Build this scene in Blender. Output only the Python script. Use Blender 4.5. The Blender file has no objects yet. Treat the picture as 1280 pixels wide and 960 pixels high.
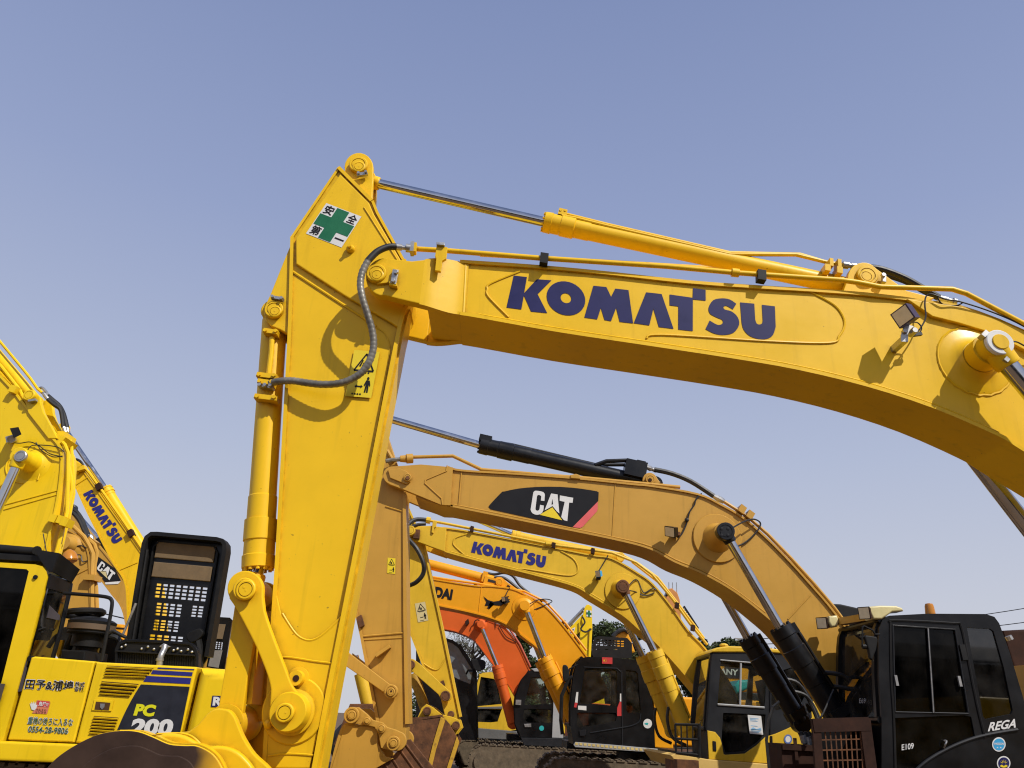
import bpy, bmesh, math, random
from mathutils import Vector, Matrix
random.seed(7)
C = bpy.context.scene.collection
R = math.radians
# ------------------------------------------------------------------ survey camera (metres; camera stands at x=0,y=0, 1.6 m up)
F, EYE = 965.0, 1.6
_p, _r = R(23.5), R(3.0)
cp, sp, cr, sr = math.cos(_p), math.sin(_p), math.cos(_r), math.sin(_r)
_up0 = Vector((0, -sp, cp)); _r0 = Vector((1, 0, 0)); FWD = Vector((0, cp, sp))
RT = cr*_r0 + sr*_up0; UP = -sr*_r0 + cr*_up0
def at(px, py, Y):
    "survey point read off the photograph, on the vertical plane Y metres away"
    d = FWD + RT*((px-640)/F) - UP*((py-480)/F)
    t = Y/d.y
    return Vector((d.x*t, Y, EYE+d.z*t))
def mpp(px, py, Y):
    d = FWD + RT*((px-640)/F) - UP*((py-480)/F)
    return Y/d.y/F
def xz(pts, Y): return [(v.x, v.z) for v in (at(a, b, Y) for a, b in pts)]
def crv(pts, n=5, closed=False):
    "Catmull-Rom through points of any dimension"
    out = []; N = len(pts); P = [Vector(p) for p in pts]
    for i in range(N if closed else N-1):
        if closed: a, b, c, d = P[i-1], P[i], P[(i+1) % N], P[(i+2) % N]
        else: a, b, c, d = P[max(i-1, 0)], P[i], P[i+1], P[min(i+2, N-1)]
        for k in range(n):
            t = k/n
            out.append(.5*((2*b)+(c-a)*t+(2*a-5*b+4*c-d)*t*t+(3*b-a-3*c+d)*t**3))
    if not closed: out.append(P[-1])
    return [tuple(v) for v in out]
def arc(cx, cy, r, a0, a1, n=10, ry=None):
    return [(cx+r*math.cos(R(a0+(a1-a0)*i/n)), cy+(ry or r)*math.sin(R(a0+(a1-a0)*i/n))) for i in range(n+1)]
def disc(cx, cy, r, n=20): return arc(cx, cy, r, 0, 360-360/n, n-1)
# ------------------------------------------------------------------ mesh builder
class MB:
    def __init__(s): s.bm = bmesh.new()
    def prism(s, pts, y0, y1, bev=0, seg=2, holes=()):
        "polygon in x,z swept along y; optional holes"
        bm = s.bm
        clean = []
        for p in pts:
            if not clean or (abs(p[0]-clean[-1][0])+abs(p[1]-clean[-1][1])) > 1e-5: clean.append(p)
        if abs(clean[0][0]-clean[-1][0])+abs(clean[0][1]-clean[-1][1]) < 1e-5: clean.pop()
        if holes:
            loops = [clean]+[list(h) for h in holes]
            capn = []; allv = []
            for y in (y0, y1):
                es = []; lv = []
                for lp in loops:
                    vs = [bm.verts.new((x, y, z)) for x, z in lp]; lv.append(vs)
                    es += [bm.edges.new((vs[i], vs[(i+1) % len(vs)])) for i in range(len(vs))]
                bmesh.ops.triangle_fill(bm, edges=es, use_beauty=True, use_dissolve=False)
                allv.append(lv)
            for l0, l1 in zip(*allv):
                n = len(l0)
                for i in range(n): bm.faces.new((l0[i], l0[(i+1) % n], l1[(i+1) % n], l1[i]))
            return s
        a = [bm.verts.new((x, y0, z)) for x, z in clean]; b = [bm.verts.new((x, y1, z)) for x, z in clean]
        n = len(a)
        fa = bm.faces.new(a); fb = bm.faces.new(b[::-1])
        fs = [bm.faces.new((a[i], b[i], b[(i+1) % n], a[(i+1) % n])) for i in range(n)]
        bmesh.ops.recalc_face_normals(bm, faces=[fa, fb]+fs)
        if bev:
            es = list(set(fa.edges) | set(fb.edges))
            bmesh.ops.bevel(bm, geom=es, offset=bev, segments=seg, profile=.5, affect='EDGES', clamp_overlap=True)
        return s
    def pp(s, pts, y0, y1, bev=0, seg=2, holes=()):
        return s.prism(xz(pts, y0), y0, y1, bev, seg, [xz(h, y0) for h in holes])
    def hexa(s, v):
        "8 corners: 4 near, 4 far"
        q = [s.bm.verts.new(p) for p in v]
        for f in ((0,1,2,3), (7,6,5,4), (0,4,5,1), (1,5,6,2), (2,6,7,3), (3,7,4,0)): s.bm.faces.new([q[i] for i in f])
        return s
    def box(s, x0, x1, y0, y1, z0, z1, bev=0, seg=2):
        return s.prism([(x0, z0), (x1, z0), (x1, z1), (x0, z1)], y0, y1, bev, seg)
    def obox(s, c, ax, ay, az):
        c, ax, ay, az = map(Vector, (c, ax, ay, az))
        return s.hexa([c-ax-ay-az, c+ax-ay-az, c+ax-ay+az, c-ax-ay+az, c-ax+ay-az, c+ax+ay-az, c+ax+ay+az, c-ax+ay+az])
    def quad(s, a, b, c, d):
        s.bm.faces.new([s.bm.verts.new(p) for p in (a, b, c, d)]); return s
    def tube(s, pts, r, n=10, caps=True):
        P = [Vector(p) for p in pts]; bm = s.bm; rings = []
        rr = r if isinstance(r, (list, tuple)) else [r]*len(P)
        t0 = (P[1]-P[0]).normalized()
        nrm = t0.orthogonal().normalized()
        for i, p in enumerate(P):
            if i == 0: t = t0
            elif i == len(P)-1: t = (P[i]-P[i-1]).normalized()
            else:
                t = ((P[i]-P[i-1]).normalized()+(P[i+1]-P[i]).normalized())
                t = t.normalized() if t.length > 1e-6 else (P[i+1]-P[i]).normalized()
            nrm = (nrm-t*nrm.dot(t)); nrm = nrm.normalized() if nrm.length > 1e-6 else t.orthogonal().normalized()
            bn = t.cross(nrm)
            rings.append([bm.verts.new(p+rr[i]*(math.cos(2*math.pi*k/n)*nrm+math.sin(2*math.pi*k/n)*bn)) for k in range(n)])
        for a, b in zip(rings, rings[1:]):
            for k in range(n): bm.faces.new((a[k], a[(k+1) % n], b[(k+1) % n], b[k]))
        if caps: bm.faces.new(rings[0][::-1]); bm.faces.new(rings[-1])
        return s
    def cyl(s, p0, p1, r0, r1=None, n=20):
        return s.tube([p0, p1], [r0, r0 if r1 is None else r1], n)
    def turn(s, p0, p1, prof, n=24):
        "lathe: prof = (fraction along p0-p1, radius)"
        p0, p1 = Vector(p0), Vector(p1); d = (p1-p0).normalized(); u = d.orthogonal().normalized(); w = d.cross(u)
        rings = [[s.bm.verts.new(p0.lerp(p1, f)+r*(math.cos(2*math.pi*k/n)*u+math.sin(2*math.pi*k/n)*w)) for k in range(n)] for f, r in prof]
        for a, b in zip(rings, rings[1:]):
            for k in range(n): s.bm.faces.new((a[k], a[(k+1) % n], b[(k+1) % n], b[k]))
        s.bm.faces.new(rings[0][::-1]); s.bm.faces.new(rings[-1]); return s
    def pin(s, px, py, Y, r, y0, y1, n=24, ch=.15):
        "disc-shaped pin end along y, centred on a survey point of plane Y"
        c = at(px, py, Y); rr = r*mpp(px, py, Y)
        L = y1-y0; g = min(.007, L*.5)/L; e = min(.006, L*.4)/L
        if r > 4: return s.turn((c.x, y0, c.z), (c.x, y1, c.z), [(0, rr*.06), (0, rr*.64), (g, rr*.66), (g, rr*.72), (0, rr*.74), (0, rr-.006), (e, rr), (1, rr)], n)
        return s.turn((c.x, y0, c.z), (c.x, y1, c.z), [(0, rr*(1-ch)), (ch*.5, rr), (1, rr)], n)
    def ribbon(s, pts, t, y0, y1):
        "plate of thickness t following an open x,z polyline"
        P = [Vector(p) for p in pts]; lo, hi = [], []
        for i, p in enumerate(P):
            d = (P[min(i+1, len(P)-1)]-P[max(i-1, 0)]).normalized(); nn = Vector((-d.y, d.x))
            lo.append(p-nn*t/2); hi.append(p+nn*t/2)
        return s.prism([tuple(v) for v in hi+lo[::-1]], y0, y1)
    def ball(s, c, r, n=12, sc=(1, 1, 1)):
        g = bmesh.ops.create_uvsphere(s.bm, u_segments=n, v_segments=max(6, n//2+2), radius=r)
        for v in g['verts']: v.co = Vector((v.co.x*sc[0], v.co.y*sc[1], v.co.z*sc[2]))+Vector(c)
        return s
    def flat(s, pts3):
        s.bm.faces.new([s.bm.verts.new(p) for p in pts3]); return s
    def bead(s, pts, Y, r=.007, n=6):
        return s.tube([at(a, b, Y) for a, b in pts], r, n)
# ------------------------------------------------------------------ scene objects
def tag(o, label=None, cat=None, group=None, kind=None):
    if label: o['label'] = label
    if cat: o['category'] = cat
    if group: o['group'] = group
    if kind: o['kind'] = kind
    return o
def build(name, mb, mat, root=None, parent=None, sharp=32, label=None, wn=False):
    me = bpy.data.meshes.new(name); bm = mb.bm
    bmesh.ops.recalc_face_normals(bm, faces=bm.faces[:])
    if root is not None: bmesh.ops.translate(bm, verts=bm.verts[:], vec=-Vector(root.location))
    bm.to_mesh(me); bm.free()
    me.shade_smooth(); me.set_sharp_from_angle(angle=R(sharp))
    o = bpy.data.objects.new(name, me); C.objects.link(o); me.materials.append(mat)
    if wn:
        w = o.modifiers.new('normals', 'WEIGHTED_NORMAL'); w.keep_sharp = True; w.weight = 60
    if parent is not None: o.parent = parent
    elif root is not None: o.parent = root
    if label: o['label'] = label
    return o
def thing(name, loc, label, cat, group=None):
    o = bpy.data.objects.new(name, None); C.objects.link(o); o.location = loc; o.empty_display_size = .3
    return tag(o, label, cat, group)
# ------------------------------------------------------------------ materials
def mat(name, col, rough=.5, metal=0, var=.10, dirt=0, dirtcol=(.16, .10, .05), scale=3, bump=0, spec=.5, coat=0, streak=False, ao=0, dirtcol2=(.10, .045, .008)):
    m = bpy.data.materials.new(name); m.use_nodes = True; nt = m.node_tree; N = nt.nodes; L = nt.links
    b = N['Principled BSDF']; b.inputs['Metallic'].default_value = metal; b.inputs['Specular IOR Level'].default_value = spec
    b.inputs['Coat Weight'].default_value = coat; b.inputs['Coat Roughness'].default_value = .15
    tc = N.new('ShaderNodeTexCoord')
    n1 = N.new('ShaderNodeTexNoise'); n1.inputs['Scale'].default_value = scale; n1.inputs['Detail'].default_value = 8; n1.inputs['Roughness'].default_value = .65
    L.new(tc.outputs['Object'], n1.inputs['Vector'])
    def mix(f, a, c):
        x = N.new('ShaderNodeMix'); x.data_type = 'RGBA'
        for s, i in ((f, 0), (a, 6), (c, 7)):
            if hasattr(s, 'is_linked'): L.new(s, x.inputs[i])
            elif i == 0: x.inputs[0].default_value = s
            else: x.inputs[i].default_value = (*s, 1)
        return x.outputs[2]
    def rng(s, a, c, lo=0, hi=1):
        x = N.new('ShaderNodeMapRange'); L.new(s, x.inputs[0])
        for i, v in enumerate((a, c, lo, hi)): x.inputs[i+1].default_value = v
        return x.outputs[0]
    dk = tuple(c*(1-var*1.6) for c in col); lt = tuple(min(1, c*(1+var*.6)+.01*var) for c in col)
    c = mix(rng(n1.outputs['Fac'], .3, .7), dk, lt)
    if dirt:
        n2 = N.new('ShaderNodeTexNoise'); n2.inputs['Scale'].default_value = scale*2.7; n2.inputs['Detail'].default_value = 10; n2.inputs['Roughness'].default_value = .75
        if streak:
            mp = N.new('ShaderNodeMapping'); mp.inputs['Scale'].default_value = (3, 3, .35); L.new(tc.outputs['Object'], mp.inputs[0]); L.new(mp.outputs[0], n2.inputs['Vector'])
        else: L.new(tc.outputs['Object'], n2.inputs['Vector'])
        c = mix(rng(n2.outputs['Fac'], .74-.34*dirt, .92-.30*dirt, 0, .85), c, dirtcol)
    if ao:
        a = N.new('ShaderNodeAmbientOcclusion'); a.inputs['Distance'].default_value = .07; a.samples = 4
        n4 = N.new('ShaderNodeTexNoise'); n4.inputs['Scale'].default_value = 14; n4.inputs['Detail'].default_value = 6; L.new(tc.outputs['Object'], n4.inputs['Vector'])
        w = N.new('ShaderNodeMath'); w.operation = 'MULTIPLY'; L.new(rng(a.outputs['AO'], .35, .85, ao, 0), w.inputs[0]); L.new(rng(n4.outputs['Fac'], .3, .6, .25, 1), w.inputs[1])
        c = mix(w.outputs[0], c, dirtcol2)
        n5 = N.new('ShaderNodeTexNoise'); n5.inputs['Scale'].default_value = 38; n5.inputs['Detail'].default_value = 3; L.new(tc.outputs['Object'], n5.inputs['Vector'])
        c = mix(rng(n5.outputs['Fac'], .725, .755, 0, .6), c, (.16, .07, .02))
        mp5 = N.new('ShaderNodeMapping'); mp5.inputs['Scale'].default_value = (9, 9, .55); L.new(tc.outputs['Object'], mp5.inputs[0])
        n6 = N.new('ShaderNodeTexNoise'); n6.inputs['Scale'].default_value = 1.6; n6.inputs['Detail'].default_value = 6; L.new(mp5.outputs[0], n6.inputs['Vector'])
        c = mix(rng(n6.outputs['Fac'], .56, .78, 0, .30), c, tuple(k*.45 for k in col))
    L.new(c, b.inputs['Base Color'])
    L.new(rng(n1.outputs['Fac'], .3, .7, max(.03, rough-.07), min(1, rough+.1)), b.inputs['Roughness'])
    if bump:
        n3 = N.new('ShaderNodeTexNoise'); n3.inputs['Scale'].default_value = 5; n3.inputs['Detail'].default_value = 5
        L.new(tc.outputs['Object'], n3.inputs['Vector'])
        bp = N.new('ShaderNodeBump'); bp.inputs['Strength'].default_value = bump; bp.inputs['Distance'].default_value = .02
        L.new(n3.outputs['Fac'], bp.inputs['Height']); L.new(bp.outputs[0], b.inputs['Normal'])
    return m
def glass(name, tint, refl=.08, dust=.06, dcol=(.30, .27, .23), dmin=0):
    m = bpy.data.materials.new(name); m.use_nodes = True; nt = m.node_tree; N = nt.nodes; L = nt.links
    N.remove(N['Principled BSDF']); out = N['Material Output']
    t = N.new('ShaderNodeBsdfTransparent'); t.inputs[0].default_value = (*tint, 1)
    g = N.new('ShaderNodeBsdfGlossy'); g.inputs['Roughness'].default_value = .03
    d = N.new('ShaderNodeBsdfDiffuse'); d.inputs[0].default_value = (*dcol, 1)
    fr = N.new('ShaderNodeFresnel'); fr.inputs[0].default_value = 1.5
    ad = N.new('ShaderNodeMath'); ad.operation = 'ADD'; ad.use_clamp = True; ad.inputs[1].default_value = refl; L.new(fr.outputs[0], ad.inputs[0])
    a = N.new('ShaderNodeMixShader'); L.new(ad.outputs[0], a.inputs[0]); L.new(t.outputs[0], a.inputs[1]); L.new(g.outputs[0], a.inputs[2])
    tc = N.new('ShaderNodeTexCoord'); n = N.new('ShaderNodeTexNoise'); n.inputs['Scale'].default_value = 4; n.inputs['Detail'].default_value = 8; L.new(tc.outputs['Object'], n.inputs[0])
    mr = N.new('ShaderNodeMapRange'); mr.inputs[1].default_value = .35; mr.inputs[2].default_value = .75; mr.inputs[3].default_value = dmin; mr.inputs[4].default_value = dust*2.4+dmin; L.new(n.outputs['Fac'], mr.inputs[0])
    x = N.new('ShaderNodeMixShader'); L.new(mr.outputs[0], x.inputs[0]); L.new(a.outputs[0], x.inputs[1]); L.new(d.outputs[0], x.inputs[2])
    L.new(x.outputs[0], out.inputs[0]); return m
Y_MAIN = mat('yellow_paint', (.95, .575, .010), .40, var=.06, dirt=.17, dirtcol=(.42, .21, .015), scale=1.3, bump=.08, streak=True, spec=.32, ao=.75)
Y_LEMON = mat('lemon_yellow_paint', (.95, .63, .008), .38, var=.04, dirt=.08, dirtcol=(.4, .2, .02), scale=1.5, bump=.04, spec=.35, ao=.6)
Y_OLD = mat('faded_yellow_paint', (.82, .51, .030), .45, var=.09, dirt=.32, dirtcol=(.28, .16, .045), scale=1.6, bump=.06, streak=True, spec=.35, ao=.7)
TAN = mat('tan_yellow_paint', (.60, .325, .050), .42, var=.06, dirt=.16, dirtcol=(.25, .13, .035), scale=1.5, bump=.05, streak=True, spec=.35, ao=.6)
ORANGE = mat('orange_paint', (.88, .375, .008), .42, var=.06, dirt=.16, dirtcol=(.35, .14, .03), scale=1.4, bump=.05, spec=.35)
REDOR = mat('red_orange_paint', (.70, .120, .016), .45, var=.07, dirt=.14, dirtcol=(.3, .07, .02), scale=1.4, bump=.05, spec=.25)
BLACK = mat('black_paint', (.006, .006, .007), .32, var=.3, spec=.38, streak=True, dirt=.13, dirtcol=(.045, .042, .038), scale=2.5, bump=.05)
MATBLK = mat('matt_black', (.008, .0075, .0075), .6, var=.3, spec=.3, dirt=.11, dirtcol=(.07, .055, .04), scale=4)
DARK = mat('dark_grey_paint', (.020, .021, .024), .42, var=.15, spec=.35, dirt=.12, dirtcol=(.08, .07, .06), scale=3)
SILVERP = mat('silver_paint', (.42, .42, .41), .4, var=.08, dirt=.12, scale=3)
RUBBER = mat('black_hose_rubber', (.02, .019, .018), .5, var=.3, dirt=.12, dirtcol=(.10, .08, .06), scale=8)
SLEEVE = mat('grey_spiral_sleeve', (.27, .25, .205), .38, metal=.3, var=.35, dirt=.30, dirtcol=(.17, .07, .02), scale=9)
CHROME = mat('chrome_rod', (.62, .62, .63), .13, metal=1, var=.10, scale=6)
STEEL = mat('zinc_steel', (.50, .49, .47), .38, metal=.8, var=.15, dirt=.12, scale=12)
RUST = mat('rusty_steel', (.18, .070, .024), .85, var=.5, dirt=.48, dirtcol=(.40, .17, .055), scale=5, bump=.5)
RUSTB = mat('brown_primer', (.042, .017, .010), .75, spec=.2, var=.3, dirt=.2, dirtcol=(.10, .05, .03), scale=5, bump=.2)
MUD = mat('muddy_steel', (.16, .12, .075), .95, var=.3, dirt=.45, dirtcol=(.36, .28, .18), scale=5, bump=.8)
WHITE = mat('white_vinyl', (.78, .77, .74), .45, var=.05, dirt=.10, dirtcol=(.45, .38, .27), scale=6)
CREAM = mat('cream_plastic', (.72, .62, .30), .4, var=.08, dirt=.1, scale=8)
NAVY = mat('navy_vinyl', (.018, .019, .105), .5, var=.12, spec=.25, dirt=.10, dirtcol=(.30, .19, .03), scale=5)
BLUE = mat('blue_vinyl', (.028, .030, .20), .5, var=.08, spec=.25, dirt=.06, dirtcol=(.2, .07, .04), scale=9)
INK = mat('black_vinyl', (.013, .013, .016), .5, var=.1, spec=.2)
SLATE = mat('slate_vinyl', (.020, .022, .032), .38, var=.2, dirt=.05, scale=6)
GREEN = mat('green_vinyl', (.004, .15, .058), .45, var=.10, dirt=.08, dirtcol=(.2, .3, .2), scale=7)
REDV = mat('red_vinyl', (.62, .05, .05), .42, var=.06)
PINKRED = mat('coral_vinyl', (.78, .13, .13), .42, var=.05)
YELV = mat('sticker_yellow', (.88, .66, .02), .4, var=.04)
CREAMV = mat('sticker_cream', (.70, .58, .28), .5, var=.05)
TEAL = mat('teal_paint', (.03, .42, .42), .45, var=.06)
CYAN = mat('cyan_vinyl', (.04, .36, .66), .42, var=.1)
AMBER = mat('amber_lens', (.58, .22, .02), .2, var=.1)
LENS = mat('lamp_lens', (.92, .78, .48), .35, var=.08, scale=20)
FOAM = mat('brown_foam', (.20, .135, .07), .9, var=.15, dirt=.1, dirtcol=(.12, .08, .04), scale=6, bump=.2)
GREYF = mat('grey_foam', (.26, .24, .21), .9, var=.12, scale=6)
SEAT = mat('dark_seat_cloth', (.06, .05, .06), .9, var=.2)
CABIN = mat('grey_cab_trim', (.13, .125, .115), .8, var=.2)
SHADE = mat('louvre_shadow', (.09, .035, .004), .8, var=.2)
GLS = glass('cab_glass', (.84, .87, .83), -.01, .05)
GLSD = glass('dark_cab_glass', (.08, .085, .10), -.025, .012)
GLSM = glass('smoked_cab_glass', (.24, .25, .25), -.01, .05)
GLSR = glass('quarter_glass', (.10, .10, .12), .05, .03)
# ------------------------------------------------------------------ lettering and decals
class Frame:
    "a flat label frame on plane Y: bottom-left, bottom-right and top-left corners"
    def __init__(s, bl, br, tl, Y): s.o = at(*bl, Y); s.u = at(*br, Y)-s.o; s.v = at(*tl, Y)-s.o; s.Y = Y
    def __call__(s, u, v, lift=0): p = s.o+s.u*u+s.v*v; return Vector((p.x, p.y-lift, p.z))
def text(mb, body, fr, lift=.002, bold=0.0, box=(0, 0, 1, 1), shear=0.0):
    cu = bpy.data.curves.new('lettering', 'FONT'); cu.body = body; cu.offset = bold; cu.shear = shear; cu.resolution_u = 4
    o = bpy.data.objects.new('lettering', cu); C.objects.link(o)
    me = bpy.data.meshes.new_from_object(o.evaluated_get(bpy.context.evaluated_depsgraph_get()))
    xs = [v.co.x for v in me.vertices]; ys = [v.co.y for v in me.vertices]
    if xs:
        x0, y0 = min(xs), min(ys); w = max(max(xs)-x0, 1e-4); h = max(max(ys)-y0, 1e-4)
        vs = [mb.bm.verts.new(fr(box[0]+(v.co.x-x0)/w*(box[2]-box[0]), box[1]+(v.co.y-y0)/h*(box[3]-box[1]), lift)) for v in me.vertices]
        for p in me.polygons:
            try: mb.bm.faces.new([vs[i] for i in p.vertices])
            except ValueError: pass
    bpy.data.objects.remove(o); bpy.data.curves.remove(cu); bpy.data.meshes.remove(me)
    return mb
def upoly(mb, fr, pts, lift=.002):
    mb.flat([fr(u, v, lift) for u, v in pts]); return mb
def uring(mb, fr, c, ro, ri, lift=.002, n=32):
    for i in range(n):
        a, b = 2*math.pi*i/n, 2*math.pi*(i+1)/n
        mb.flat([fr(c[0]+r[0]*math.cos(t), c[1]+r[1]*math.sin(t), lift) for r, t in ((ro, a), (ro, b), (ri, b), (ri, a))])
    return mb
def _uv(pts, O, U, V):
    det = U[0]*V[1]-U[1]*V[0]
    return [(((x-O[0])*V[1]-(y-O[1])*V[0])/det, (U[0]*(y-O[1])-U[1]*(x-O[0]))/det) for x, y in pts]
# maker's lettering as drawn polygons (bold italic capitals)
_KO, _KU, _KV = (118, 585), (1226, 142), (33, -142)
K_LET = [
 [(150,443),(210,450),(197,522),(255,460),(322,465),(258,527),(300,610),(228,603),(196,532),(184,594),(118,585)],
 [(513,490),(572,496),(591,540),(612,503),(672,510),(683,656),(623,649),(611,588),(585,646),(556,641),(542,588),(523,638),(466,630)],
 [(752,520),(822,528),(862,680),(797,672),(779,592),(755,665),(686,655)],
 [(858,530),(962,545),(968,502),(1025,510),(1020,558),(962,552),(947,690),(883,683),(893,583),(854,578)],
 crv([(1158,572),(1130,553),(1095,548),(1055,556),(1030,588),(1033,615),(1062,632),(1085,643),(1084,658),(1062,664),(1028,645)],3)+crv([(1005,682),(1040,700),(1080,707),(1128,698),(1158,664),(1156,630),(1132,606),(1102,597),(1098,586),(1112,581),(1139,597)],3),
 [(1176,566),(1240,572)]+crv([(1234,640),(1238,658),(1250,663),(1263,658),(1268,645)],3)+[(1274,577),(1332,584)]+crv([(1322,672),(1304,708),(1275,724),(1240,725),(1200,712),(1176,685),(1171,655)],3)]
K_UV = [_uv(p, _KO, _KU, _KV) for p in K_LET]
def _kring():
    out = []
    for rx, ry in ((87, 75), (24, 22)):
        out.append(_uv([(386+rx*math.cos(2*math.pi*i/32), 545+ry*math.sin(2*math.pi*i/32)+rx*math.cos(2*math.pi*i/32)*.10) for i in range(32)], _KO, _KU, _KV))
    return out
K_RING = _kring()
def maker_k(fr, lift=.003):
    mb = MB()
    for p in K_UV: upoly(mb, fr, p, lift)
    o, i = K_RING
    for k in range(32): mb.flat([fr(*q, lift) for q in (o[k], o[(k+1) % 32], i[(k+1) % 32], i[k])])
    return mb
_CO, _CU, _CV = (482, 375), (333, 85), (28, -190)
C_LET = [[(500,205)]+crv([(503,190),(522,177),(570,182),(603,195),(612,218)],3)+[(607,275),(573,270),(578,232)]+crv([(568,220),(548,217),(537,228)],3)+[(522,345)]+crv([(525,360),(545,366),(560,352)],3)+[(566,310),(602,318),(597,362)]+crv([(585,385),(560,400),(525,402),(490,385),(476,355)],3),
 [(672,203),(733,213),(748,392),(724,372),(684,322),(640,346),(608,362)],
 [(755,222),(882,245),(875,292),(842,290),(822,462),(790,455),(765,425),(800,283),(752,272)]]
C_HOLE = [(683,255),(690,305),(675,308)]
C_TRI = [(682,334),(775,455),(562,403)]
C_PLATE = crv([(80,330),(88,310),(195,195),(225,183),(360,155),(540,140),(760,140),(960,158),(1110,183)],2)+[(1127,192),(1120,275),(868,518),(100,350)]
C_RED = [(1116,280),(1112,350),(1105,372),(965,515),(940,527),(872,518)]
def maker_c(fr, lift=.006, plate=True):
    let, tri, pl, red, hole = MB(), MB(), MB(), MB(), MB()
    f = lambda pts: _uv(pts, _CO, _CU, _CV)
    for p in C_LET: upoly(let, fr, f(p), lift)
    upoly(hole, fr, f(C_HOLE), lift+.003); upoly(tri, fr, f(C_TRI), lift)
    if plate: upoly(pl, fr, f(C_PLATE), lift*.5); upoly(red, fr, f(C_RED), lift*.5)
    return let, tri, pl, red, hole
# ------------------------------------------------------------------ machine parts
WHOLE = ('letter', 'print', 'stripe', 'fins', 'mesh', 'tape', 'stars', 'mark', 'bead', 'number', 'reflector', 'band', 'track', 'seal', 'window_frame', 'radiator', 'silver_panel', 'guard', 'lattice', 'deck', 'recess', 'rod')
def pieces(mb, tol=.004):
    "separate a mesh into its free-standing pieces (shells whose bounds meet stay together), biggest first"
    bm = mb.bm; bm.verts.index_update(); seen = set(); isl = []
    for v in bm.verts:
        if v in seen: continue
        st = [v]; seen.add(v); comp = []
        while st:
            a = st.pop(); comp.append(a)
            for e in a.link_edges:
                b = e.other_vert(a)
                if b not in seen: seen.add(b); st.append(b)
        co = [c.co for c in comp]
        isl.append([[min(c[i] for c in co)-tol for i in range(3)], [max(c[i] for c in co)+tol for i in range(3)], comp])
    ch = True
    while ch:
        ch = False; out = []
        for it in isl:
            for o in out:
                if all(it[0][i] <= o[1][i] and o[0][i] <= it[1][i] for i in range(3)):
                    o[0] = [min(a, b) for a, b in zip(o[0], it[0])]; o[1] = [max(a, b) for a, b in zip(o[1], it[1])]; o[2] += it[2]; ch = True; break
            else: out.append(it)
        isl = out
    if len(isl) < 2: return [mb]
    res = []
    for it in sorted(isl, key=lambda i: -(i[1][0]-i[0][0])*(i[1][1]-i[0][1]+.01)*(i[1][2]-i[0][2])):
        n = MB(); mp = {v: n.bm.verts.new(v.co) for v in it[2]}; fs = set(f for v in it[2] for f in v.link_faces)
        for f in fs: n.bm.faces.new([mp[v] for v in f.verts])
        res.append(n)
    bm.free(); return res
class Machine:
    def __init__(s, name, base, label, group='excavators parked in the yard'):
        s.r = thing(name, base, label, 'excavator', group)
    def p(s, name, mb, m, parent=None, label=None, sharp=32):
        if any(k in name for k in WHOLE): return build(name, mb, m, s.r, parent, sharp, label, True)
        obs = [build(name, b, m, s.r, parent, sharp, label, True) for b in pieces(mb)]
        return obs[0]
def boom_body(mb, top, bot, Yn, Yf, inset=.02, t=.024, lip=True, bev=.006):
    tx, bx = xz(top, Yn), xz(bot, Yn)
    mb.prism(tx+bx[::-1], Yn+inset, Yf-inset, bev)
    if lip: mb.ribbon(tx, t, Yn, Yf); mb.ribbon(bx, t, Yn, Yf)
    return mb
def ram(m, name, eye, joint, base, rr, rb, bm_, rodmat=None, parent=None, head=.16, eyemat=None, eye_w=.10, nb=8, baseeye=True, er=1.85):
    "hydraulic cylinder: rod eye -> gland -> barrel -> base eye"
    eye, joint, base = Vector(eye), Vector(joint), Vector(base)
    d = (base-joint).normalized(); L = (base-joint).length; b = MB()
    h = min(head, L*.4)
    b.turn(joint, base, [(0, rr*1.15), (.002, rb*1.16), (.25*h/L, rb*1.20), (.27*h/L, rb*1.12), (.55*h/L, rb*1.12), (.57*h/L, rb*1.2), (h/L, rb*1.2), (h/L+.003, rb*1.06), (1.5*h/L, rb*1.06), (1.5*h/L+.004, rb), (.97, rb), (.985, rb*.93)], 28)
    u = d.orthogonal().normalized(); w = d.cross(u)
    for k in range(nb):
        o = (u*math.cos(2*math.pi*k/nb)+w*math.sin(2*math.pi*k/nb))*rb*.98
        b.cyl(joint+o-d*rb*.16, joint+o+d*rb*.05, rb*.15, n=6)
    if baseeye:
        b.turn(base+Vector((0, -eye_w, 0)), base+Vector((0, eye_w, 0)), [(0, rb*.9), (.04, rb), (.96, rb), (1, rb*.9)], 20)
    o = m.p(name, b, bm_, parent)
    r = MB(); r.cyl(eye.lerp(joint, .06), joint+d*.02, rr, n=24); m.p('piston_rod', r, rodmat or CHROME, o)
    e = MB(); e.turn(eye+Vector((0, -eye_w, 0)), eye+Vector((0, eye_w, 0)), [(0, rr*(er-.15)), (.05, rr*er), (.95, rr*er), (1, rr*(er-.15))], 22)
    dd = (joint-eye).normalized(); e.turn(eye, eye+dd*rr*2.6, [(0, rr*1.5), (.9, rr*1.35), (1, rr*1.2)], 20); m.p('rod_eye', e, eyemat or bm_, o)
    return o
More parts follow.
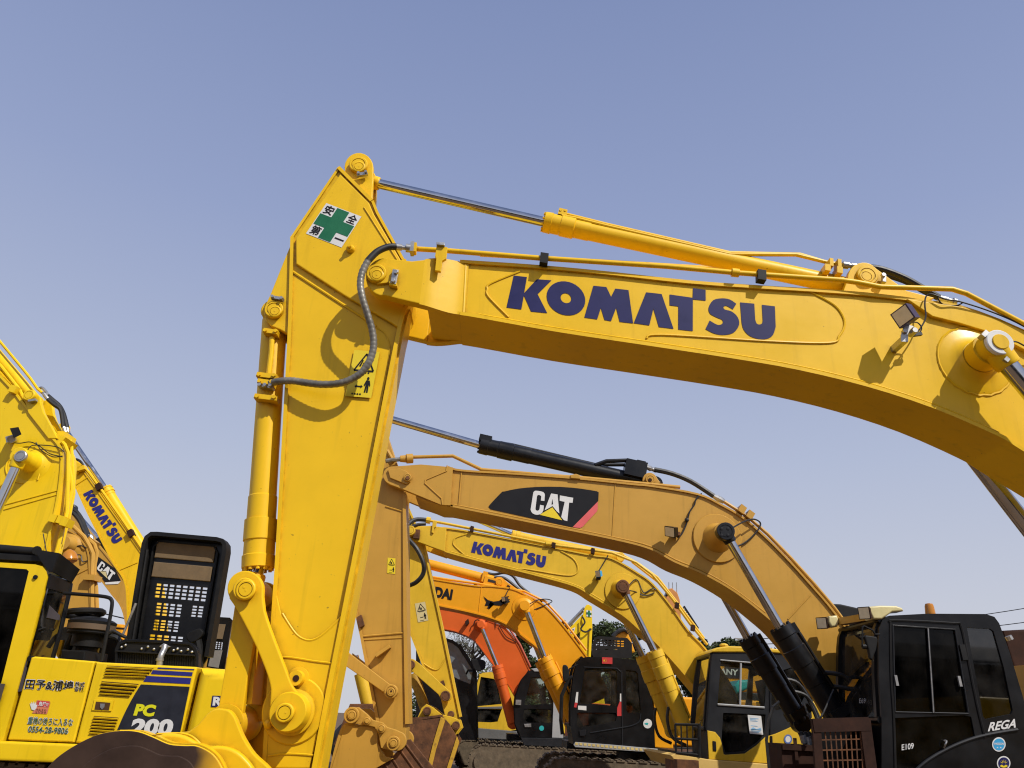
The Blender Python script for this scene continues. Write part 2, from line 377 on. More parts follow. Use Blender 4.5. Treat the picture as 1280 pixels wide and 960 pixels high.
def undercarriage(m, xc, Yn, Yf, ln=4.3, tw=.6, body=DARK, h=.95):
    for y0, y1 in ((Yn, Yn+tw), (Yf-tw, Yf)):
        r = h/2; x0, x1 = xc-ln/2+r, xc+ln/2-r
        outer = arc(x0, r, r-.04, 90, 270, 12)+arc(x1, r, r-.04, -90, 90, 12)
        b = MB(); b.prism(outer, y0+.02, y1-.02, .01)
        n = 46; per = 2*(x1-x0)+2*math.pi*r
        for k in range(n):
            s_ = per*k/n
            if s_ < x1-x0: c = (x0+s_, h); tn = (1, 0)
            elif s_ < x1-x0+math.pi*r: a = (s_-(x1-x0))/r; c = (x1+r*math.sin(a), r+r*math.cos(a)); tn = (math.cos(a), -math.sin(a))
            elif s_ < 2*(x1-x0)+math.pi*r: c = (x1-(s_-(x1-x0)-math.pi*r), 0); tn = (-1, 0)
            else: a = (s_-2*(x1-x0)-math.pi*r)/r; c = (x0-r*math.sin(a), r-r*math.cos(a)); tn = (-math.cos(a), math.sin(a))
            nn = (-tn[1], tn[0]) if False else (tn[1]*-1, tn[0])
            b.obox((c[0]-nn[0]*.03, (y0+y1)/2, c[1]-nn[1]*.03), (tn[0]*.085, 0, tn[1]*.085), (0, tw/2, 0), (nn[0]*.018, 0, nn[1]*.018))
            b.obox((c[0]-nn[0]*.012, (y0+y1)/2, c[1]-nn[1]*.01), (tn[0]*.015, 0, tn[1]*.015), (0, tw/2, 0), (nn[0]*.02, 0, nn[1]*.02))
        q = b
        for x in (x0, x1): q.cyl((x, y0-.03, r), (x, y1+.03, r), r*.62, n=20)
        for i in range(6): q.cyl((x0+(x1-x0)*(i+.5)/6, y0-.02, .20), (x0+(x1-x0)*(i+.5)/6, y0+.05, .20), .11, n=12)
        m.p('crawler_track', b, MUD)
    b = MB(); yc = (Yn+Yf)/2
    b.box(xc-.9, xc+.9, Yn+tw-.05, Yf-tw+.05, .45, .85, .03); b.cyl((xc, yc, .8), (xc, yc, 1.06), .65, n=28)
    m.p('track_frame', b, body)
def house(m, x0, x1, y0, y1, z0, z1, col, cw=.9, hood=None):
    b = MB(); b.box(x0, x1-cw-.02, y0, y1, z0, z0+.16, .02); m.p('deck', b, DARK)
    b = MB(); b.box(x0+(x1-x0)*.42, x1-cw-.02, y0+.02, y1-.02, z0+.17, z1, .06, 3); m.p('engine_cover', b, col)
    pl = [(y0+.02, 0)]
    b = MB(); b.prism([(x1-cw, z0-.05), (x1-.12, z0-.05), (x1, z0+.2), (x1, z1-.2), (x1-.15, z1-.02), (x1-cw, z1-.02)], y0, y1, .10, 4); m.p('counterweight', b, hood or col)
def px_shift(pts, Y0, Y1): return pts
def cab(m, Yn, D, outer, wins, fmat, gmat, front, roofmat=None, gl_each=None, lower=None, seat=True, roof=None, rear_glass=True, th=.05, fbars=True, backwins=None):
    """operator cab: side panels with window openings at Yn and Yn+D, joined by roof, back, floor and a windscreen.
    outer: side outline (survey px at Yn); front: indices (i,j) of the outline run that is the windscreen (near side)"""
    ox = xz(outer, Yn); hx = [xz(w, Yn) for w in wins]
    sh = MB(); sh.prism(ox, Yn, Yn+th, holes=hx)
    bx = hx if backwins is None else [hx[i] for i in backwins]
    sh.prism(ox, Yn+D-th, Yn+D, holes=bx) if bx else sh.prism(ox, Yn+D-th, Yn+D)
    n = len(ox); i0, j0 = front
    run = [k % n for k in range(i0, j0+1 if j0 >= i0 else j0+n+1)]
    fr = set(zip(run, run[1:]))
    cx = sum(p[0] for p in ox)/n; cz = sum(p[1] for p in ox)/n
    def inn(p, t): d = Vector((cx-p[0], cz-p[1])).normalized(); return (p[0]+d.x*t, p[1]+d.y*t)
    for k in range(n):
        e = (k, (k+1) % n)
        if e in fr: continue
        a, b = ox[e[0]], ox[e[1]]; a2, b2 = inn(a, th), inn(b, th)
        sh.prism([a, b, b2, a2], Yn+th*.98, Yn+D-th*.98)
    cabo = m.p('cab', sh, fmat, sharp=28)
    for k, w in enumerate(hx):
        g = MB(); g.prism(w, Yn+.018, Yn+.026); m.p('window', g, (gl_each or {}).get(k, gmat), cabo)
    for w in bx:
        g = MB(); g.prism(w, Yn+D-.026, Yn+D-.018); m.p('window', g, gmat, cabo)
    pts = [ox[k] for k in run]
    ws = MB()
    ins = [inn(p, .02) for p in pts]
    for a, b in zip(ins, ins[1:]): ws.quad((a[0], Yn+th, a[1]), (b[0], Yn+th, b[1]), (b[0], Yn+D-th, b[1]), (a[0], Yn+D-th, a[1]))
    m.p('windscreen', ws, gmat if lower is None else lower, cabo)
    if fbars:
        q = MB()
        for y0 in (Yn+th, Yn+D-th-.07):
            q.ribbon(pts, .05, y0, y0+.07)
        for p in (pts[0], pts[-1]): q.cyl((p[0], Yn+.03, p[1]), (p[0], Yn+D-.03, p[1]), .04, n=10)
        m.p('windscreen_frame', q, fmat, cabo)
    if seat:
        q = MB(); zb = min(p[1] for p in ox); x = cx+.05; yc = Yn+D*.5
        q.box(x-.28, x+.28, yc-.26, yc+.26, zb+.42, zb+.60, .05); q.obox((x+.30, yc, zb+.98), (.07, 0, .02), (0, .24, 0), (-.02*3, 0, .40)); q.box(x-.15, x+.2, yc-.16, yc+.16, zb+.05, zb+.43)
        q.obox((x+.36, yc, zb+1.45), (.05, 0, .01), (0, .13, 0), (-.01, 0, .09))
        for y in (yc-.36, yc+.28): q.box(x-.35, x+.25, y, y+.10, zb+.10, zb+.66, .02)
        m.p('seat', q, SEAT, cabo)
    return cabo, ox
def lamp(m, px, py, Y, w, h, d, mat_body, aim=(-.5, -.8, -.25), bracket=True, parent=None, tilt=0, taper=.75):
    c = at(px, py, Y); s = mpp(px, py, Y); a = Vector(aim).normalized()
    r = a.cross(Vector((0, 0, 1))).normalized(); u = r.cross(a); r, u = r*math.cos(tilt)+u*math.sin(tilt), u*math.cos(tilt)-r*math.sin(tilt)
    w, h, d = w*s/2, h*s/2, d*s/2
    b = MB(); b.hexa([c+a*d-r*w-u*h, c+a*d+r*w-u*h, c+a*d+r*w+u*h, c+a*d-r*w+u*h, c-a*d-r*w*taper-u*h*taper, c-a*d+r*w*taper-u*h*taper, c-a*d+r*w*taper+u*h*taper, c-a*d-r*w*taper+u*h*taper])
    o = m.p('work_lamp', b, mat_body, parent)
    g = MB(); k = .86; f = c+a*(d+.003); g.quad(f-r*w*k-u*h*k, f+r*w*k-u*h*k, f+r*w*k+u*h*k, f-r*w*k+u*h*k); m.p('lamp_lens', g, LENS, o)
    return o, c
def hose(mb, pts, r, n=10, k=5):
    "pts: (px,py,Y)"
    return mb.tube(crv([tuple(at(*p)) for p in pts], k), r, n)
def warn(m, parent, bl, br, tl, Y, base=None):
    f = Frame(bl, br, tl, Y); b = MB(); upoly(b, f, [(0, 0), (1, 0), (1, 1), (0, 1)], .002); o = m.p('warning_sticker', b, base or YELV, parent)
    k = MB()
    for a, c in (((.14, .56), (.9, .56)), ((.9, .56), (.52, .93)), ((.52, .93), (.14, .56))):
        dx, dy = c[0]-a[0], c[1]-a[1]; l = math.hypot(dx, dy); nx, ny = -dy/l*.028, dx/l*.02
        upoly(k, f, [(a[0]-nx, a[1]-ny), (c[0]-nx, c[1]-ny), (c[0]+nx, c[1]+ny), (a[0]+nx, a[1]+ny)], .004)
    upoly(k, f, [(.40, .62), (.60, .62), (.56, .74), (.46, .74)], .004); upoly(k, f, [(.3, .65), (.38, .65), (.45, .78), (.42, .8)], .004)
    upoly(k, f, [(.28, .22), (.36, .26), (.36, .235), (.52, .235), (.52, .26), (.6, .22), (.52, .18), (.52, .205), (.36, .205), (.36, .18)], .004)
    upoly(k, f, [(.68, .10), (.74, .10), (.755, .24), (.77, .10), (.83, .10), (.82, .28), (.86, .22), (.88, .26), (.83, .36), (.69, .36), (.63, .26), (.66, .22), (.70, .28)], .004)
    upoly(k, f, [(.755+.05*math.cos(t*.7), .40+.035*math.sin(t*.7)) for t in range(9)], .004)
    for x in range(5): upoly(k, f, [(.25+x*.11, .50), (.31+x*.11, .50), (.32+x*.11, .53), (.25+x*.11, .53)], .004)
    for x in range(4): upoly(k, f, [(.22+x*.1, .045), (.29+x*.1, .04), (.28+x*.1, .075), (.22+x*.1, .075)], .004)
    m.p('warning_print', k, INK, o); return o
# ================================================================== nearest excavator (boom across the frame)
BN, BF, BC = 5.20, 5.72, 5.46            # boom near face, far face, centre plane
A = Machine('excavator', (7.2, BC, 0), 'closest and largest yellow excavator, with a green cross sticker and big blue boom lettering')
def mirror_y(y): return 2*BC-y
top = crv([(575,326.5),(592,327.5),(673,333),(760,341),(860,352),(950,358.5),(1010,362),(1080,367),(1133,373)],3)+crv([(1155,377),(1200,383),(1280,414),(1400,478),(1520,580),(1640,720),(1690,800)],3)
bot = crv([(575,391.5),(600,395.5),(698,413),(808,429.5),(920,446.5),(997,460),(1082,480.5),(1167,508),(1248,543),(1280,562),(1400,636),(1500,725),(1600,850)],3)
# boom box narrows to the foot; near side face carries the lettering
boom = A.p('boom', boom_body(MB(), top, bot, BN, BF, .022, .028), Y_MAIN)
# proud upper cheek plate after the bend
q = MB()
for y0, y1 in ((BN-.012, BN+.03), (BF-.03, BF+.012)):
    ck = xz([(1133,374.5),(1155,378),(1200,384),(1240,398),(1280,415),(1400,480),(1520,582),(1500,600),(1400,510),(1280,438),(1240,417),(1197,404),(1165,396)], BN)
    q.prism(ck, y0, y1, .006)
A.p('cheek_plate', q, Y_MAIN, boom)
# forked nose: two cheek plates flared outwards, each with a boss for the arm pin
tipo = [(533,324),(515,326)]+arc(481,346,24,-95,-255,12)+[(481,369),(500,374),(526,380)]
q = MB()
for s in (0, 1):
    ty = xz(tipo, BN-.09); t0 = xz([(533,324),(526,380)], BN-.09); t1 = xz([(586,327.5),(581,392.5)], BN)
    f = (lambda y: y) if s == 0 else mirror_y
    q.prism(ty, f(BN-.09), f(BN-.005), .012)
    a, b = t0; c, d = t1; rows = []
    for k in range(9):
        t = k/8; s_ = t*t*(3-2*t); y = BN-.0885+.1005*s_
        pt = Vector(a).lerp(Vector(c), t)+Vector((0, .018*math.sin(math.pi*t))); pb_ = Vector(b).lerp(Vector(d), t)-Vector((0, .012*math.sin(math.pi*t)))
        dx = -.012*(1-t)
        rows.append([q.bm.verts.new(v) for v in ((pt.x+dx, f(y), pt.y), (pb_.x+dx, f(y), pb_.y), (pb_.x+dx, f(y+.07), pb_.y), (pt.x+dx, f(y+.07), pt.y))])
    for r0, r1 in zip(rows, rows[1:]):
        for j in range(4): q.bm.faces.new((r0[j], r0[(j+1) % 4], r1[(j+1) % 4], r1[j]))
    q.bm.faces.new(rows[0]); q.bm.faces.new(rows[-1])
# floor plate between the cheeks
fl = xz([(535,383),(556,388.5),(582,392),(600,394.5)], BN)
q.ribbon(fl, .025, BN+.004, BF-.004)
nose = A.p('boom_nose', q, Y_MAIN, boom)
q = MB(); ring = xz([(582,329),(579,392)], BN); q.tube([(ring[0][0], BN+.018, ring[0][1]), (ring[1][0], BN+.018, ring[1][1])], .012, 8)
for pts in ([(650,339),(613,354.5),(609,362),(611,371),(636,396.5)], [(1012,364.5),(1041,380),(1053,394),(1055.5,407),(1049,420),(1037,428.5),(960,426.5),(828,418.5),(808,423)]):
    q.bead(crv(pts, 6), BN+.020, .009)
q.bead(crv([(598,393.5),(698,411),(808,427.5),(920,444.5),(997,458),(1082,478.5),(1167,506),(1248,541)],4), BN+.019, .012)
A.p('weld_bead', q, Y_MAIN, boom)
A.p('maker_lettering', maker_k(Frame((633.2,384.5), (978,424.4), (642.5,344.6), BN+.022)), NAVY, boom)
# arm pin caps
q = MB()
q.pin(471,343.5,BN-.10, 12.5, BN-.135, BN-.085); q.pin(471,343.5,BN-.135, 8.5, BN-.139, BN-.13); q.pin(471,343.5,BN-.139, 1, BN-.141, BN-.138, 8)
q.prism(xz([(471,356),(488,354),(496,352),(496,337),(488,334),(471,331)], BN-.10), BN-.115, BN-.085, .004)
A.p('arm_pin', q, Y_MAIN, boom)
q = MB(); q.prism(xz([(491,337),(498.5,338),(495,356),(488,354)], BN-.135), BN-.145, BN-.112, .004)
for x, y in ((495,340.5),(491.5,351)): q.pin(x, y, BN-.15, 3, BN-.165, BN-.14, 6)
A.p('pin_keeper', q, STEEL, boom)
q = MB(); q.prism(xz([(487,355),(497,357),(497,361),(487,359)], BN-.10), BN-.14, BN-.09, .003); A.p('keeper_block', q, Y_MAIN, boom)
# pipe brackets standing on the boom top and hydraulic pipes
q = MB()
q.prism(xz([(546,309),(559.5,311),(558,325),(553,328),(551,341),(544,340),(545.5,325),(544,322)], BN-.10), BN-.125, BN-.092, .004)
A.p('pipe_bracket', q, Y_MAIN, boom)
q = MB(); q.prism(xz([(546,306),(556,306.5),(556,310),(546,309)], BN-.11), BN-.15, BN-.06, .003); A.p('clamp_cap', q, STEEL, boom)
PY = BN-.03
q = MB(); q.tube([at(517,311,PY)]+[at(*p, PY) for p in ((560,313.5),(673,322.5),(833,333),(920,341),(1050,350),(1072,353),(1100,358.5),(1190,361.5),(1208,367),(1280,405),(1400,475),(1500,560))], .021, 12)
q.tube([at(*p, BF-.1) for p in ((600,318),(700,324),(900,336))], .02, 10)
A.p('boom_pipe', q, Y_MAIN, boom)
q = MB(); q.tube([at(*p, BC-.06) for p in ((702,270),(720,273),(760,283),(912,318),(995,318.5),(1036,328.5),(1048,330))], .016, 10); q.tube([at(*p, BC+.1) for p in ((704,267),(760,281),(912,316),(1000,318),(1040,330))], .016, 10)
armpipe = q
q = MB()
for x, y in ((680,323.5),(951,344.5)):
    c = at(x, y, PY); q.obox(c+Vector((0, 0, -.01)), (.032, 0, -.004), (0, .034, 0), (.003, 0, .045))
A.p('pipe_clamp', q, MATBLK, boom)
q = MB(); c = at(919,341,PY); q.cyl(c-Vector((.028, 0, -.002)), c+Vector((.028, 0, -.002)), .034, n=14)
for x, y in ((1037,331),(1047,332)):
    c = at(x, y, BC-.1); q.obox(c, (.014, 0, -.003), (0, .045, 0), (.003, 0, .036)); 
for x, y in ((1032,338),(1047,341)):
    c = at(x, y, BC-.1); q.obox(c, (.022, 0, -.004), (0, .05, 0), (.003, 0, .03))
A.p('pipe_fitting', q, Y_MAIN, boom)
q = MB()
for o in (-.10, .04):
    c = at(1052,331,BC+o); e = at(1075,333.5,BC+o); q.turn(c, e, [(0, .016), (.05, .030), (.35, .030), (.36, .02), (.5, .02), (.52, .026), (1, .024)], 14)
    c = at(1172,372,BC+o); e = at(1195,378,BC+o); q.turn(c, e, [(0, .024), (.5, .026), (.55, .02), (.8, .02), (.82, .032), (1, .030)], 14)
A.p('hose_coupling', q, STEEL, boom)
q = MB(); hose(q, [(1074,333.5,BC-.10),(1100,336,BC-.12),(1130,347,BC-.12),(1155,361,BC-.11),(1174,372,BC-.10)], .026); hose(q, [(1074,334,BC+.04),(1098,341,BC+.05),(1130,351,BC+.06),(1155,364,BC+.05),(1174,373,BC+.04)], .024)
A.p('hydraulic_hose', q, RUBBER, boom)
# arm cylinder and its bracket on the boom
cyl = ram(A, 'arm_cylinder', at(459,226.5,BC), at(680,277.5,BC), at(1072,361,BC), .043, .076, Y_MAIN, head=.26, eye_w=.055, nb=10)
A.p('cylinder_pipe', armpipe, Y_MAIN, cyl)
q = MB(); c = at(703,268,BC-.03); q.obox(c, (.035, 0, -.008), (0, .04, 0), (.006, 0, .03)); q.turn(at(680,277.5,BC), at(686,279,BC), [(0, .05), (.4, .06), (1, .06)], 20)
for s in (-1, 1): q.cyl(c+Vector((s*.02, -.045, .012)), c+Vector((s*.02, .02, .012)), .010, n=6)
A.p('cylinder_port', q, Y_MAIN, cyl)
q = MB()
for y0 in (BC-.14, BC+.08):
    q.prism(xz(arc(1077,351,20,180,322,10)+[(1130,366),(1165,375),(1150,384),(1040,374),(1052,366)], BC-.1), y0, y0+.06, .008)
for s in (0,):
    q.pin(1083,345.5,BC-.14, 13, BC-.17, BC-.13); q.pin(1083,345.5,BC-.17, 9, BC-.176, BC-.165)
A.p('cylinder_bracket', q, Y_MAIN, boom)
q = MB(); q.prism(xz([(1102,344),(1106,345),(1106,355),(1101,354)], BC-.17), BC-.2, BC-.16, .004); q.pin(1104,344,BC-.2,3,BC-.215,BC-.19,6); A.p('pin_keeper', q, STEEL, boom)
# work lamp on the boom with its wiring
lo, lc = lamp(A, 1132, 395, BN-.20, 24, 22, 14, mat('purple_black_plastic', (.05, .03, .07), .35), aim=(-.80, -.48, -.30), parent=boom, tilt=-.25, taper=.92)
q = MB(); q.prism(xz([(1128,411),(1134,407),(1141,409),(1136,413),(1134,420),(1134,428),(1125,428),(1125,420)], BN-.14), BN-.155, BN-.145, 0)
q.box(*(lambda a, b: (a.x, b.x, BN-.15, BN+.03, b.z, a.z))(at(1126,421,BN-.14), at(1134,428.5,BN-.14))); q.pin(1131,414,BN-.16, 3.5, BN-.175, BN-.14, 6); q.pin(1140,416,BN-.15,4,BN-.2,BN-.12,8)
A.p('lamp_bracket', q, STEEL, lo)
q = MB(); hose(q, [(1142,420,BN-.12),(1150,411,BN-.08),(1157,397,BN-.06),(1156,380,BN-.05),(1158,370,BN-.03),(1166,368,BN-.04),(1182,374,BN-.05),(1200,377,BN-.04),(1240,390,BN-.03),(1280,408,BN-.03),(1330,440,BN)], .006, 6)
hose(q, [(1134,404,BN-.17),(1146,403,BN-.12),(1152,410,BN-.1),(1148,417,BN-.10),(1141,419,BN-.1)], .005, 6); hose(q, [(1171,370,BN-.02),(1178,380,BN+.0),(1195,382,BN-.0),(1204,378,BN-.02)], .005, 6)
hose(q, [(1258,431,4.97),(1268,427,5.02),(1280,432,5.12),(1310,450,BN)], .006, 6)
c = at(1147,418,BN-.1); q.obox(c, (.03, 0, .006), (0, .012, 0), (-.002, 0, .012))
A.p('lamp_wiring', q, RUBBER, lo)
# boom-cylinder pin boss (dome, tube, white washer) and the two lift cylinders
e = at(1243,433,4.97)
q = MB()
def dome(sgn):
    f = (lambda y: y) if sgn < 0 else mirror_y
    q.turn((e.x, f(BN+.03), e.z), (e.x, f(4.97), e.z), [(0, .275), (.05, .275), (.075, .255), (.11, .21), (.16, .165), (.26, .135), (.30, .128), (.31, .118), (.34, .118), (.35, .125), (.80, .125), (.81, .11), (1, .105)], 36)
dome(-1); dome(1)
A.p('lift_pin_boss', q, Y_MAIN, boom)
q = MB(); a = [(e.x+.278*math.cos(R(t)), BN+.024-.003*(i % 2), e.z+(.278+.004*(i % 3))*math.sin(R(t))) for i, t in enumerate(range(20, 380, 6))]; q.tube(a, .011, 6); A.p('weld_bead', q, Y_MAIN, boom)
for sgn in (-1, 1):
    f = (lambda y: y) if sgn < 0 else mirror_y
    ey = Vector((e.x, f(4.985), e.z)); dr = at(1310,513,4.985)-at(1243,433,4.985)
    c = ram(A, 'boom_cylinder', ey, ey+dr*3.3, ey+dr*6.4, .066, .098, Y_MAIN, eye_w=.06, head=.3, er=1.62)
    q = MB()
    if sgn < 0:
        q.turn((e.x, 4.895, e.z), (e.x, 4.935, e.z), [(0, .092), (.1, .098), (1, .10)], 32); A.p('washer', q, SILVERP if False else WHITE, c)
        q = MB(); q.turn((e.x, 4.886, e.z), (e.x, 4.90, e.z), [(0,.056),(.3,.060),(1,.060)], 28); A.p('lift_pin', q, Y_MAIN, c)
        q = MB(); 
        for x, y, an in ((1229,419,.8),(1257,450,.8)):
            k = at(x, y, 4.93); q.obox(k, (.028*math.cos(an), 0, .028*math.sin(an)), (0, .03, 0), (-.016*math.sin(an), 0, .016*math.cos(an)))
        A.p('clamp_bolt', q, STEEL, c)
# ------------------------------------------------------------------ the stick
SN, SF = 5.32, 5.60
sp_ = [(423.5,211),(465,252.5),(471,267.5),(504,327)]+[(512,362),(506,385),(495.6,419),(441,700),(398,921),(385,1000)]+[(331,1000),(331,957),(343,760),(347,700),(358,500),(363,400),(365.5,297)]
q = MB(); q.prism(xz(sp_, SN), SN, SF, .012)
stick = A.p('stick', q, Y_MAIN)
# front plate of the stick, wider than the box: sunlit strip with a stepped edge
q = MB(); rp = xz([(504,327),(513,362),(507,385),(496.5,419),(442,700),(399,921),(386,1000)], SN)
q.ribbon(crv([(a+.010, b) for a, b in rp], 3), .03, SN-.035, SF+.035); q.ribbon(crv([(a+.032, b) for a, b in rp[2:]], 3), .018, SN+.025, SF-.025)
lp = xz([(465,252.5),(471,267.5),(504,327)], SN); q.ribbon([(a+.006, b) for a, b in lp], .022, SN-.02, SF+.02)
lp = xz([(423.5,211),(365.5,297)], SN); q.ribbon(lp, .022, SN-.012, SF+.012)
lp = xz([(365.5,297),(363,400),(358,500),(347,700),(343,760),(331,957)], SN); q.ribbon(crv(lp, 3), .026, SN-.018, SF+.018)
lp = xz([(423.5,211),(465,252.5)], SN); q.ribbon(lp, .03, SN-.025, SF+.025)
A.p('stick_flange', q, Y_MAIN, stick)
q = MB()   # thicker upper side plate ending in a slanting step, and the lower reinforcement
up = [(426,220),(462,256),(468,270),(503,330),(510,365),(500,413),(490,406),(432,372),(371,332),(371,300)]
q.prism(xz(up, SN), SN-.032, SN+.01, .012); A.p('upper_side_plate', q, Y_MAIN, stick)
q = MB(); lo_ = [(346,742)]+crv([(352,767),(365,786),(374,796),(386,800),(398,797),(412,786),(430,768)],4)+[(422,826),(397,921),(388,960),(333,960),(341,790)]
q.prism(xz(lo_, SN), SN-.016, SN+.01, .008); A.p('lower_side_plate', q, Y_MAIN, stick)
q = MB(); q.bead(crv([(353,767),(365,786),(374,796),(386,800.5),(398,797),(412,786),(428,770)],5), SN-.012, .008)
q.bead(crv([(345,821),(365,822),(390,826),(414,829)],4), SN-.017, .007); q.bead([(366,340),(432,383),(470,408)], SN-.003, .010)
q.bead([(455,259),(500,330)], SN-.036, .005); q.bead(crv([(335,945),(360,942),(392,944)],3), SN-.017, .007)
q.bead(crv([(471,410),(481,417),(487,432),(486,447),(470,540),(440,692)],5), SN-.002, .004)
A.p('weld_bead', q, Y_MAIN, stick)
# lug for the arm cylinder at the top of the stick
q = MB()
for y0 in (BC-.125, BC+.065):
    q.prism(xz(arc(449,211,18,150,375,14)+[(467,222),(465.5,250),(470,262),(430,222)], BC-.1)[::1], y0, y0+.06, .010)
q.pin(448.5,208,BC-.125, 11.5, BC-.16, BC-.12); q.pin(448.5,208,BC-.16, 8, BC-.164, BC-.155); q.pin(448.5,208,BC-.164, 1, BC-.166, BC-.16, 8)
A.p('cylinder_lug', q, Y_MAIN, stick)
q = MB(); k = at(453,218,BC-.16); q.obox(k, (.043, 0, .011), (0, .012, 0), (-.004, 0, .014))
for s in (-1, 1): q.cyl(k+Vector((s*.03, -.03, s*.008+.005)), k+Vector((s*.03, .01, s*.008+.005)), .012, n=6)
A.p('pin_keeper', q, STEEL, stick)
# grease nipple
q = MB(); k = at(438.5,312,SN-.035); q.turn((k.x, SN-.03, k.z), (k.x-.004, SN-.10, k.z), [(0, .034), (.35, .034), (.6, .024), (.62, .016), (1, .014)], 18); A.p('grease_nipple', q, Y_MAIN, stick)
# ears carrying the bucket cylinder
q = MB()
for y0 in (BC-.135, BC+.075):
    q.prism(xz([(367,297),(352,333),(338,368)]+[(330.5,384),(330,391),(332,400)]+[(338,407),(350,412),(361,418),(366,430),(372,420),(372,300)], BC-.13), y0, y0+.06, .010)
q.pin(343.5,389,BC-.135, 11.5, BC-.175, BC-.13); q.pin(343.5,389,BC-.175, 8, BC-.179, BC-.17); q.pin(343.5,389,BC-.179, 1, BC-.181, BC-.17, 8)
A.p('bucket_cylinder_ear', q, Y_MAIN, stick)
q = MB(); k = at(347,373.5,BC-.17); q.obox(k, (.047, 0, -.007), (0, .02, 0), (.002, 0, .012))
for s in (-1, 1): q.cyl(k+Vector((s*.036, -.035, -s*.005)), k+Vector((s*.036, 0, -s*.005)), .013, n=6)
A.p('pin_keeper', q, STEEL, stick)
# safety sticker with four characters and green cross
fr = Frame((382.5,292), (427,309.5), (408,254), SN-.0325)
q = MB(); upoly(q, fr, [(0, 0), (1, 0), (1, 1), (0, 1)], .002); st = A.p('safety_sticker', q, WHITE, stick)
q = MB(); t = (.33, .67); upoly(q, fr, [(t[0], .02), (t[1], .02), (t[1], t[0]), (.98, t[0]), (.98, t[1]), (t[1], t[1]), (t[1], .98), (t[0], .98), (t[0], t[1]), (.02, t[1]), (.02, t[0]), (t[0], t[0])], .004); A.p('green_cross', q, GREEN, st)
for ch, b in (('安', (.05, .70, .30, .97)), ('全', (.71, .70, .96, .97)), ('第', (.05, .04, .30, .31)), ('一', (.71, .16, .96, .20))): q = MB(); text(q, ch, fr, .004, .022, b); build('sticker_character', q, INK, A.r, st)
warn(A, stick, (431.5,495), (464,497.5), (443,437.5), SN-.014)
# loose sleeved hose from the boom pipe to the bucket cylinder
q = MB(); q.turn(at(494.5,308.5,5.10), at(513,310.5,5.12), [(0, .020), (.05, .026), (.42, .026), (.45, .017), (.68, .017), (.70, .034), (.98, .034), (1, .02)], 14); c = at(515.5,311,5.13); q.obox(c, (.014, 0, .001), (0, .04, 0), (0, 0, .044)); A.p('hose_coupling', q, STEEL, boom)
q = MB(); c = at(518.5,311,5.14); q.obox(c, (.014, 0, .001), (0, .03, 0), (0, 0, .040)); A.p('pipe_fitting', q, Y_MAIN, boom)
hp = [(495,308.5,5.10),(484,309,5.08),(471,315,5.06),(460,326,5.05),(453,340,5.05),(450.5,355,5.05),(453,372,5.06),(459,392,5.09),(465,412,5.12),(467,430,5.14),(464,446,5.15),(456,461,5.16),(443,472,5.17),(425,479,5.18),(403,480.5,5.20),(383,478.5,5.22),(366,476,5.24),(350,476.5,5.27),(337,479,5.32)]
q = MB(); hose(q, hp[:4], .027, 12); A.p('hydraulic_hose', q, RUBBER, stick)
q = MB(); cs = crv([tuple(at(*p)) for p in hp[3:]], 10)
q.tube(cs, [.026+(.0022 if i % 3 == 0 else 0) for i in range(len(cs))], 12); A.p('sleeved_hose', q, SLEEVE, stick)
# bucket cylinder
bc = ram(A, 'bucket_cylinder', at(312,741,BC), at(322.5,711,BC), at(344,393,BC), .052, .095, Y_MAIN, head=.34, eye_w=.075, nb=12, eyemat=Y_MAIN)
q = MB(); q.tube([at(*p, BC-.13) for p in ((340,422),(339,440),(335.5,470),(333.5,480))], .020, 10)
for x, y, w in ((340,417,.055),(335,472,.075),(334,480,.06),(334,499,.085)):
    k = at(x, y, BC-.12); q.obox(k, (w, 0, -.006), (0, .045, 0), (.002, 0, .018))
    for s in (-1, 1): q.cyl(k+Vector((s*w*.75, -.06, 0)), k+Vector((s*w*.75, .02, 0)), .015, n=6)
A.p('cylinder_pipe', q, Y_MAIN, bc)
q = MB(); k = at(333,484,BC-.12); q.obox(k, (.055, 0, -.006), (0, .03, 0), (.001, 0, .012)); q.cyl(at(330,481,BC-.13), at(338,479,5.33), .024, n=12)
for s in (-1, 0, 1): q.cyl(k+Vector((s*.04, -.055, 0)), k+Vector((s*.04, .02, 0)), .014, n=6)
A.p('hose_coupling', q, STEEL, bc)
# tipping lever (near and far) between cylinder and stick
lev = arc(307,736,22.5,152,360,16)+[(329,745)]+crv([(331,763),(338,785),(357,835),(366,857),(373,866)],4)+arc(362,890,24,-60,172,14)+[(338,880)]+crv([(339,862),(335,845),(322,812),(306,780),(295,760),(287,748)],4)
q = MB()
for y0 in (SN-.115, 2*BC-SN+.055): q.prism(xz(lev, SN-.1), y0, y0+.06, .012)
lever = A.p('tipping_lever', q, Y_MAIN)
q = MB(); q.pin(307,737,SN-.12, 13.5, SN-.165, SN-.11); q.pin(307,737,SN-.165, 12.2, SN-.172, SN-.16)
q.pin(305,734,SN-.172, 1.6, SN-.174, SN-.165, 8); q.pin(307,738,SN-.172, 1, SN-.174, SN-.165, 8)
q.turn(*(lambda c: ((c.x, SN-.02, c.z), (c.x, SN-.19, c.z)))(at(363,890,SN-.12)), [(0, .135), (.3, .135), (.33, .118), (.93, .115), (1, .108)], 32)
q.turn(*(lambda c: ((c.x, SN-.029, c.z), (c.x, SN-.005, c.z)))(at(367,888,SN-.03)), [(0, .192), (.4, .200), (1, .200)], 36)
q.pin(357,891,SN-.19, 11.5, SN-.225, SN-.18); q.pin(357,891,SN-.225, 1, SN-.227, SN-.22, 8)
